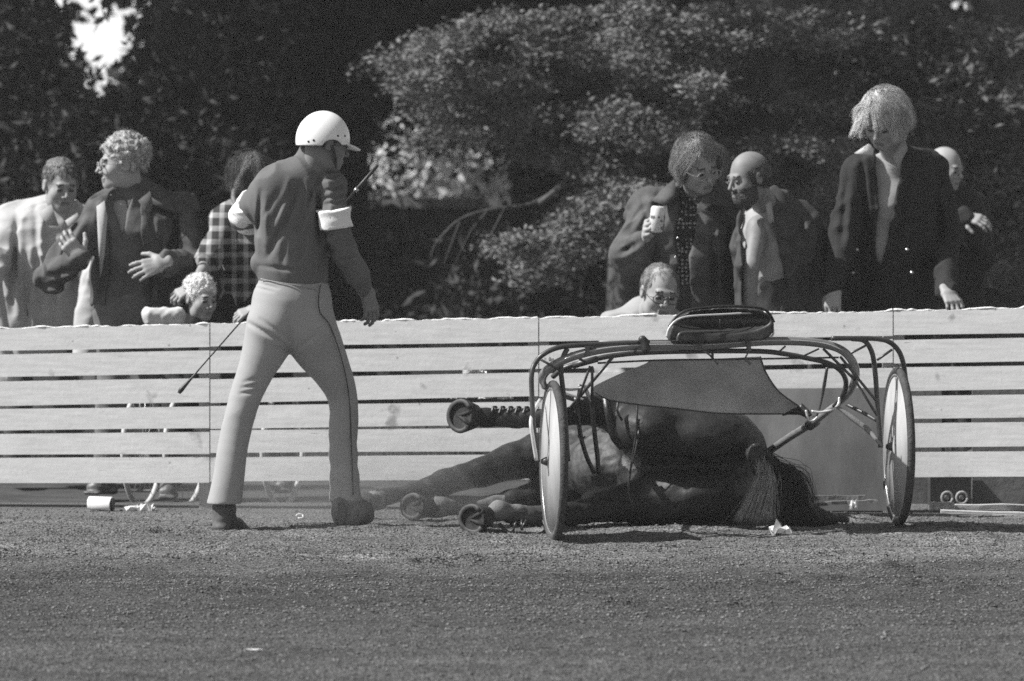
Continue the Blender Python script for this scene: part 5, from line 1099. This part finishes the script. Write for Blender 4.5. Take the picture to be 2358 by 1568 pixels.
def wheel(cx, cy, d, ang, lean, R_=.325):
    c = P(cx, cy, d); n = norm(V(-math.cos(ang), -math.sin(ang), 0)); up = norm(V(-math.sin(lean), 0, math.cos(lean))); up = norm(up - (up @ n) * n); n = norm(np.cross(up, np.cross(n, up))); fw = np.cross(n, up)
    w = thing('wheel', None, None, c); del w['_w']; w.parent = sul; w.location = [float(a) for a in (c - world_of(sul))]; w['_w'] = [float(a) for a in c]
    def rings(prof, nseg=72, cap=False):
        vs = []; 
        for r, z in prof:
            for a in range(nseg): th = 2 * math.pi * a / nseg; vs.append(c + n * z + (up * math.cos(th) + fw * math.sin(th)) * r)
        k = len(prof); fs = [(i * nseg + a, i * nseg + (a + 1) % nseg, ((i + 1) % k) * nseg + (a + 1) % nseg, ((i + 1) % k) * nseg + a) for i in range(k if not cap else k - 1) for a in range(nseg)]
        if cap: fs += [tuple(range(nseg))[::-1], tuple((k - 1) * nseg + a for a in range(nseg))]
        return vs, fs
    tr = .0165; m = MB(); m.add(*rings([(R_ - tr + tr * math.cos(a), tr * math.sin(a)) for a in np.linspace(0, 2 * math.pi, 11)[:-1]])); m.build('tyre', M_tyre, w)
    m = MB(); m.add(*rings([(R_ - .024, .011), (R_ - .036, .013), (R_ - .040, .008), (R_ - .040, -.008), (R_ - .036, -.013), (R_ - .024, -.011)])); m.build('rim', M_rim, w)
    m = MB(); m.add(*rings([(.02, .026), (.035, .022), (R_ - .041, .010), (R_ - .041, -.010), (.035, -.022), (.02, -.026)], cap=True)); m.build('disc', M_disc, w)
    m = MB(); m.add(*tube([c - n * .05, c - n * .03, c + n * .03, c + n * .05], [.009, .018, .018, .009], 12, 1)); m.build('hub', M_tube, w)
    return c, n
cL, nL = wheel(1274, 1062, 22.80, math.radians(7.5), math.radians(3.0))
cR, nR = wheel(2067, 1028, 23.24, math.radians(6.2), math.radians(1.6))
# wheel guards and forks: outer loop and inner fork on each side
T('wheel_fork', [(1237, 1064, 22.79), (1229, 990, 22.79), (1224, 900, 22.79), (1224, 862, 22.79), (1231, 838, 22.8), (1249, 817, 22.8), (1282, 801, 22.81), (1328, 795, 22.84), (1400, 792, 22.88), (1475, 789, 22.92)], .0105)
T('wheel_fork', [(1306, 803, 22.83), (1297, 820, 22.82), (1291, 850, 22.82), (1296, 900, 22.84), (1302, 980, 22.86), (1307, 1062, 22.86)], .0105)
T('wheel_fork', [(1914, 779, 23.14), (1960, 779, 23.16), (2015, 780, 23.19), (2046, 787, 23.2), (2067, 806, 23.21), (2078, 832, 23.22), (2084, 870, 23.24), (2092, 940, 23.27), (2098, 1030, 23.28)], .0105)
T('wheel_fork', [(1960, 780, 23.18), (1988, 784, 23.18), (2004, 804, 23.19), (2012, 836, 23.2), (2018, 902, 23.22), (2022, 970, 23.22), (2027, 1030, 23.22)], .0105)
m = MB()
for a, b in (((1245, 828), (1288, 852)), ((1313, 813), (1351, 836)), ((1992, 796), (1951, 817)), ((2053, 805), (2019, 829))): T('gusset_strut', [a, b], .0055, seg=6)
T('fork_stay', [(1243, 921, 22.95), (1229, 946, 22.85), (1222, 970, 22.77), (1226, 1005, 22.76), (1235, 1060, 22.77)], .008, M_bright, 8)  # bright material puts the sunlight on this stay into its colour
T('fork_stay', [(1928, 937, 23.3), (1962, 962, 23.28), (2000, 992, 23.25), (2030, 1027, 23.2)], [.007, .012, .011, .007], M_web, 10)  # lighter grey than the tubes, sunlight put into the stay colour
T('fork_stay', [(1949, 931, 23.32), (1990, 952, 23.26), (2018, 968, 23.22)], .008, M_tube, 8)
# main bow: the thick rail from shaft to shaft
BW = [(1254, 890, 22.92), (1248, 870, 22.86), (1262, 850, 22.82), (1300, 828, 22.82), (1345, 813, 22.85), (1395, 803, 22.88), (1460, 797, 22.92), (1532, 795, 22.96), (1610, 796, 23.0), (1690, 791, 23.05), (1760, 786, 23.08), (1841, 786, 23.12), (1900, 793, 23.15), (1940, 808, 23.16), (1964, 836, 23.18), (1969, 868, 23.22), (1957, 900, 23.3), (1930, 930, 23.4)]
T('main_bow', BW, [.010, .018, .0185] + [.0175] * 12 + [.0175, .015, .012], M_bow, 14)
T('bow_strip', [(p[0], p[1] - 2, p[2] - .0175) for p in BW[3:14]], .0024, M_bright, 6)  # thin bright strip along the camera side of the main bow
T('inner_bow', [(1272, 868, 22.98), (1298, 848, 22.95), (1343, 834, 22.94), (1373, 826, 22.95), (1410, 819, 22.96), (1465, 813, 22.99), (1532, 810, 23.03), (1650, 808, 23.1), (1752, 809, 23.15), (1802, 814, 23.18), (1860, 825, 23.21), (1903, 835, 23.24), (1933, 852, 23.26), (1947, 878, 23.28), (1941, 906, 23.32), (1920, 936, 23.38)], .0105, M_tube, 10)
T('coupling_sleeve', [(1318, 842, 22.935), (1375, 826, 22.94)], .0135, M_tube, 10)
T('cross_bar', [(1376, 836, 22.95), (1530, 829, 23.03), (1700, 827, 23.12), (1930, 823, 23.24)], .0045, M_tube, 6)
m = MB()
for a, b, r in (((1413, 819), (1311, 941, 22.98), .007), ((1358, 844), (1322, 943, 22.98), .006), ((1363, 845), (1363, 935, 23.0), .006), ((1465, 800), (1460, 815), .006), ((1895, 803), (1968, 875, 23.2), .006), ((1968, 875, 23.2), (2019, 957, 23.2), .006), ((1934, 821), (2016, 922, 23.2), .006), ((1808, 797), (1792, 811), .004), ((1885, 803), (1851, 819), .004), ((1640, 806), (1640, 827), .006)): T('brace_rod', [a, b], r, seg=6)
T('hook_rod', [(1904, 846, 23.25), (1897, 888, 23.28), (1889, 930, 23.3), (1882, 952, 23.32), (1872, 966, 23.33), (1861, 964, 23.33), (1855, 945, 23.33)], [.006, .008, .005, .005, .005, .005, .004], M_tube, 7)
T('steel_hook', [(1882, 960, 23.32), (1872, 968, 23.325), (1861, 966, 23.325), (1855, 944, 23.325)], .0052, M_bright, 7)
T('steel_bracket', [(1932, 915, 23.33), (1930, 930, 23.32), (1918, 942, 23.3), (1890, 949, 23.3), (1868, 947, 23.3)], .0055, M_bright, 7)
T('steel_bracket', [(1286, 895, 22.98), (1318, 897, 22.98), (1345, 891, 22.98)], .0055, M_bright, 7)
T('steel_bracket', [(1346, 887, 22.97), (1352, 905, 22.97), (1360, 924, 22.98)], [.006, .009, .005], M_bright, 7)
# shafts running forward beside the horse
T('shaft', [(1935, 925, 23.38), (1905, 947, 23.42), (1868, 975, 23.5), (1815, 1008, 23.75), (1763, 1044, 24.0)], [.014, .014, .0165, .0165, .016], M_bow, 12)
T('shaft_clamp', [(1878, 968, 23.48), (1862, 980, 23.51)], .023, M_tube, 12)
T('shaft', [(1252, 888, 22.95), (1285, 905, 23.2), (1330, 920, 23.6), (1350, 930, 24.0)], [.014, .0145, .014, .012], M_bow, 12)
# wing nuts and clamp knob
m = MB(); s = Sdf(); s.ell(P(1479, 781, 22.9), (.017, .014, .015), k=0); s.cone(P(1484, 783, 22.9), P(1494, 786, 22.9), .008, .005, k=.006); s.cone(P(1484, 790, 22.9), P(1487, 804, 22.9), .016, .018, k=.01); v, f = s.mesh(.003); m.add(v, f); m.build('clamp_knob', M_seat, sul)
m = MB(); s = Sdf(); s.ell(P(1266, 827, 22.8), (.006, .005, .009), k=0); s.ell(P(1273, 828, 22.8), (.005, .005, .006), k=.003); s.cone(P(1270, 832, 22.8), P(1271, 843, 22.81), .003, .003, k=.003); v, f = s.mesh(.002); m.add(v, f); m.build('wing_nut', M_bright, sul)
m = MB(); m.add(*box(P(1356, 799, 22.84), (.018, .012, .004))); m.add(*box(P(1352, 808, 22.835), (.009, .012, .02))); m.build('clamp_plate', M_tube, sul, smooth=False)
# apron: slung canvas between the bow and the two lower corners
top = [(1498, 829), (1560, 827), (1640, 826), (1750, 821)]
left = [(1498, 829), (1479, 840), (1421, 863), (1367, 890), (1367, 902)]; rightc = [(1750, 821), (1764, 859), (1794, 902), (1841, 937), (1852, 954)]; bot = [(1367, 902), (1402, 921), (1479, 933), (1532, 938), (1648, 951), (1740, 953), (1802, 953), (1852, 954)]
def res(pts, n): Q = spline([V(*p, 0) for p in pts], 8); L = np.concatenate([[0], np.cumsum(np.linalg.norm(np.diff(Q, axis=0), axis=1))]); s_ = np.linspace(0, L[-1], n); return np.stack([np.interp(s_, L, Q[:, 0]), np.interp(s_, L, Q[:, 1])], 1)
N = 26; tp, lf, rg, bt = res(top, N), res(left, N), res(rightc, N), res(bot, N); vs = []
for j in range(N):
    v_ = j / (N - 1)
    for i in range(N):
        u = i / (N - 1); p = (1 - v_) * tp[i] + v_ * bt[i] + (1 - u) * lf[j] + u * rg[j] - ((1 - u) * (1 - v_) * tp[0] + u * (1 - v_) * tp[-1] + (1 - u) * v_ * bt[0] + u * v_ * bt[-1])
        d = DX(p[0]) + .14 + .30 * v_ + .05 * math.sin(math.pi * u) * math.sin(math.pi * v_) + .006 * math.sin(9 * u + 5 * v_) * v_ + .004 * math.sin(23 * u - 3 * v_)
        vs.append(P(p[0], p[1], d))
vs = np.array(vs); q = [(j * N + i, j * N + i + 1, (j + 1) * N + i + 1, (j + 1) * N + i) for j in range(N - 1) for i in range(N - 1)]; m = MB(); m.add(vs, q); m.add(vs + V(0, .003, 0), [x[::-1] for x in q])
ap = m.build('apron', M_apron, sul)
m = MB(); E = [vs[(N - 1) * N + i] + V(0, -.002, 0) for i in range(N)]; m.add(*tube(E, .003, 5, 1)); E = [vs[j * N + N - 1] + V(0, -.002, 0) for j in range(N)]; m.add(*tube(E, .0035, 5, 1)); m.build('hem', M_tube, ap)
m = MB(); m.add(*ribbon([P(1840, 934, DX(1840) + .40), P(1856, 950, DX(1850) + .38), P(1862, 960, DX(1855) + .38)], .03, .005, (.6, 0, .8))); m.add(*ribbon([P(1800, 952, DX(1810) + .44), P(1830, 946, DX(1830) + .42), P(1858, 956, DX(1850) + .4)], .022, .005, (0, 0, 1))); m.build('corner_patch', M_strap, ap)
for xs, ys in (((1613, 1612, 1606, 1640), (760, 790, 806, 818)), ((1722, 1722, 1724, 1722), (757, 785, 808, 836))):
    m = MB(); m.add(*ribbon([P(x, y, DX(x) - .035 + (.02 if k == 0 else 0)) for k, (x, y) in enumerate(zip(xs[:3], ys[:3]))], .020, .004, (1, 0, 0))); m.build('seat_strap', M_web, sul)
m = MB(); m.add(*ribbon([P(1620, 808, DX(1620) - .02), P(1634, 818, DX(1634)), P(1652, 838, DX(1650) + .1)], .008, .003, (1, 0, 1))); m.add(*ribbon([P(1722, 812, DX(1722) - .02), P(1716, 826, DX(1720) + .05), P(1728, 838, DX(1728) + .1)], .012, .003, (1, 0, 1))); m.build('loose_strap', M_web, sul)
# seat
s = Sdf(); c = P(1657, 757, 23.02)
pl = [(1537, 781), (1537, 772), (1546, 748), (1564, 728), (1592, 715), (1640, 709), (1700, 708), (1746, 712), (1768, 724), (1779, 744), (1778, 762), (1768, 774), (1752, 782), (1590, 786)]
pw = pp(pl, 22.95)
s.box(c, (.22, .11, .073), rd=.04, k=0); 
s2 = Sdf(); s2.poly(pw, 22.84, 23.14, .02, 'u'); s2.ell(P(1657, 738, 22.83), (.205, .10, .052), k=.008, mode='s')
s2.disp(lambda Q: .002 * noise(Q * 30, 3)); v, f = s2.mesh(.0048); m = MB(); m.add(v, f); seat = m.build('seat', M_seat, sul)
T('seat_rail', [(1534, 776), (1539, 758), (1552, 741), (1572, 731), (1600, 727), (1660, 724), (1720, 721), (1752, 722), (1770, 733), (1779, 752), (1780, 768), (1774, 777)], .0042, M_bright, 7, -.17, seat)
T('seat_rail', [(1540, 752), (1556, 730), (1584, 714), (1640, 707), (1700, 705), (1748, 709), (1770, 721), (1782, 742)], .0055, M_seat, 7, -.09, seat)
T('seat_frame', [(1560, 786), (1562, 774), (1570, 767), (1600, 765), (1680, 763), (1750, 760), (1763, 763), (1766, 778)], .007, M_tube, 8, -.15, seat)
m = MB(); m.add(*ribbon([P(1657, 735, 22.80), P(1658, 760, 22.82)], .004, .004, (1, 0, 0))); m.build('seat_seam', M_tube, seat)
# traces hanging from the left side
def ST(pts, w): m = MB(); m.add(*ribbon([P(*p) for p in pts], w, .004, (1, 0, 0))); return m.build('trace_strap', M_strap, sul)
ST([(1326, 915, 23.02), (1331, 960, 23.02), (1337, 1005, 23.02), (1350, 1050, 23.02), (1368, 1090, 23.03)], .018)
ST([(1360, 905, 23.02), (1364, 950, 23.02), (1369, 1000, 23.03), (1375, 1050, 23.03), (1378, 1092, 23.03)], .019)
ST([(1336, 885, 23.0), (1330, 925, 23.0), (1322, 960, 23.0)], .016)
T('trace_buckle', [(1330, 1002, 23.0), (1338, 1012, 23.0), (1347, 1004, 23.0)], .004, M_tube, 6)
# ------------------------------------------------------------------ litter and things under the fence
M_paper = mat('white paper', .72, .7, .06, 20, .1, 60); M_cup = mat('waxed cup', .66, .5, .06, 20, .05, 40)
LG = 'litter on the edge of the track'
def crumple(name, label, x, y, d, w, hgt, seed, cat='paper', mt=None, dep=None):
    g = np.random.default_rng(seed); c = P(x, y, d); n = 7; vs = []
    for j in range(n):
        for i in range(n):
            vs.append(c + V((i / (n - 1) - .5) * w + g.normal() * w * .05, (j / (n - 1) - .5) * (dep or w * .7), max(0, g.normal() * hgt * .5 + hgt * .5)) + V(0, 0, -hgt * .5))
    vs = np.array(vs); q = [(j * n + i, j * n + i + 1, (j + 1) * n + i + 1, (j + 1) * n + i) for j in range(n - 1) for i in range(n - 1)]; m = MB(); m.add(vs, q); m.add(vs + V(0, 0, .0015), [k[::-1] for k in q])
    return tag(m.build(name, mt or M_paper, loc=c, smooth=False), label, cat, LG)
crumple('crumpled_paper', 'crumpled white paper on the track below the tail of the horse', 1797, 1223, 23.08, .10, .05, 1)
crumple('paper_scrap', 'small rolled white scrap before the grey board left of the right wheel', 1964, 1164, 24.0, .03, .035, 2)
crumple('paper_scrap', 'thin flat white scrap lying beside the tip of the tail', 1943, 1207, 23.6, .07, .006, 3, dep=.03)
crumple('paper_scrap', 'tiny white scrap near the foot of the right wheel', 2001, 1196, 23.75, .02, .012, 4)
crumple('paper_box', 'flat white carton lying under the fence at the left', 325, 1170, 24.75, .125, .03, 5, 'carton', M_cup, .05)
m = MB(); m.add(*tube([P(681, 1188, 24.3), P(688, 1183, 24.3), P(697, 1186, 24.3), P(696, 1192, 24.28), P(686, 1193, 24.28)], .0035, 6, 4)); tag(m.build('can_ring', M_paper, loc=P(689, 1189, 24.3)), 'small pale ring of paper on the track between the feet of the driver', 'scrap', LG)
m = MB(); a, b = P(563, 1500, 17.55), P(604, 1502, 17.55); a[2] = b[2] = .008; m.add(*box((a + b) / 2, (np.linalg.norm(b - a) / 2, .006, .002))); m.add(*box(a * .4 + b * .6 + V(0, -.012, 0), (.01, .008, .0015))); tag(m.build('match_stick', M_paper, loc=(a + b) / 2, smooth=False), 'single pale stick lying on the cinders in the near foreground', 'stick')
c0, c1 = P(205, 1158, 24.75), P(258, 1161, 24.72); ax = c1 - c0; m = MB(); m.add(*tube([c0, c0 + ax * .01, c0 + ax * .97, c1], [.020, .029, .032, .0325], 20, 1)); cup = m.build('drinks_cup', M_cup, loc=(c0 + c1) / 2); tag(cup, 'white drinks beaker lying on its side under the fence at the left', 'cup', LG)
m = MB(); m.add(*tube([c1, c1 + norm(ax) * .003], [.029, .029], 20, 1)); m.build('mouth', M_strap, cup)
# hoops: wheels of a cycle seen nearly end on
M_hoop = mat('pale wheel hoop', .5, .4, .1, 10, 0, spec=.5)
for k, (x, w, lab) in enumerate(((328, 36, 'narrow hoop of a wheel under the fence above the flat white carton'), (427, 39, 'bright wheel hoop under the fence just left of the left boot of the driver'), (651, 41, 'bright hoop of a wheel under the fence between the legs of the driver'))):
    d = 25.7; rz = .26; c = P(x, 1165 - rz * F / d, d); rxm = w * d / F; n = 40; m = MB()
    ux = norm(V(rxm, .25, 0)) * rz; pts = [c + V(rxm * math.cos(a), .25 * math.cos(a), rz * math.sin(a)) for a in np.linspace(0, 2 * math.pi, n + 1)]
    t = thing('cycle_wheel', lab, 'wheel', c, 'wheels behind the fence'); m.add(*tube(pts, .013, 7, 1)); m.build('tyre', M_hoop, t); m = MB()
    for a in np.linspace(0, 2 * math.pi, 19)[:-1]: m.add(*tube([c, c + V(rxm * math.cos(a), .25 * math.cos(a), rz * math.sin(a))], .0015, 3, 1))
    m.build('spokes', M_metal, t); m = MB(); m.add(*tube([c - norm(V(.25, -rxm, 0)) * .03, c + norm(V(.25, -rxm, 0)) * .03], .015, 8, 1)); m.build('hub', M_metal, t)
# dark crate behind the fence at the right
c = P(2192, 1140, 25.0); M_crate = mat('dark crate', .035, .8, .2, 10, .2, 40); cr = thing('crate', 'dark crate with two round rings behind the fence right of the right wheel', 'crate', c * V(1, 1, 0)); m = MB(); m.add(*box(P(2185, 1130, 25.15) , (.09, .08, .11))); m.build('box_body', M_crate, cr, smooth=False)
for x in (2180, 2214):
    cc = P(x, 1146, 25.05); m = MB(); m.add(*tube([cc + V(math.cos(a) * .024, 0, math.sin(a) * .026) for a in np.linspace(0, 2 * math.pi, 17)], .006, 6, 1)); m.add(*tube([cc, cc + V(0, .02, 0)], .010, 8, 1)); m.build('ring', M_post, cr)
# pale pieces set behind the gaps between the fence boards
crumple('paper_scrap', 'pale crumpled piece between the second and third boards right of the driver', 1092, 857, 24.9, .09, .035, 8, dep=.03)
for k, (x, y, w_) in enumerate(((1040, 914, 26), (1075, 912, 30), (1120, 913, 36), (1165, 914, 30))):
    crumple('paper_scrap', ['leftmost of four pale pieces in the gap above the raised hoof', 'second from left of four pale pieces in the gap above the raised hoof', 'third from left of four pale pieces in the gap above the raised hoof', 'rightmost of four pale pieces in the gap above the raised hoof'][k], x, y, 24.92, w_ * .0019, .02, 20 + k, dep=.02)
# ------------------------------------------------------------------ dust hanging over the hooves
dm = bpy.data.materials.new('hanging dust'); dm.use_nodes = True; N_ = dm.node_tree.nodes; L_ = dm.node_tree.links; N_.clear()
o_ = N_.new('ShaderNodeOutputMaterial'); pv = N_.new('ShaderNodeVolumePrincipled'); tc_ = N_.new('ShaderNodeTexCoord'); gr_ = N_.new('ShaderNodeTexGradient'); gr_.gradient_type = 'SPHERICAL'
pv.inputs['Color'].default_value = (.8, .8, .8, 1); pv.inputs['Anisotropy'].default_value = .3
L_.new(tc_.outputs['Object'], gr_.inputs[0]); nz_ = N_.new('ShaderNodeTexNoise'); nz_.inputs['Scale'].default_value = 2.2; L_.new(tc_.outputs['Object'], nz_.inputs['Vector'])
mm_ = N_.new('ShaderNodeMath'); mm_.operation = 'MULTIPLY'; L_.new(gr_.outputs[0], mm_.inputs[0]); L_.new(nz_.outputs[0], mm_.inputs[1]); m2_ = N_.new('ShaderNodeMath'); m2_.operation = 'MULTIPLY'; m2_.inputs[1].default_value = 2.0; L_.new(mm_.outputs[0], m2_.inputs[0])
L_.new(m2_.outputs[0], pv.inputs['Density']); L_.new(pv.outputs[0], o_.inputs['Volume'])
s = Sdf(); s.ell((0, 0, 0), (1, 1, 1), k=0); v, f = s.mesh(.12); m = MB(); m.add(v, f); du = m.build('dust', dm)
du.location = [float(a) for a in P(800, 1130, 23.7)]; du.scale = (.95, .5, .32); tag(du, 'thin cloud of dust hanging over the front hooves and the right boot of the driver', 'dust', kind='stuff')
hz = bpy.data.materials.new('added haze'); hz.use_nodes = True; N_ = hz.node_tree.nodes; N_.clear(); o_ = N_.new('ShaderNodeOutputMaterial'); pv = N_.new('ShaderNodeVolumePrincipled')  # haze volume added to raise the blacks of the scene
pv.inputs['Color'].default_value = (.9, .9, .9, 1); pv.inputs['Density'].default_value = .0008; hz.node_tree.links.new(pv.outputs[0], o_.inputs['Volume'])
m = MB(); m.add(*box((0, 100, 7.0), (200, 180, 8.1))); hb = m.build('haze', hz, smooth=False); tag(hb, 'thin pale added haze that lifts the dark tones of the whole scene', 'haze', kind='stuff')
SC.cycles.volume_step_rate = 2.0; SC.cycles.volume_max_steps = 64
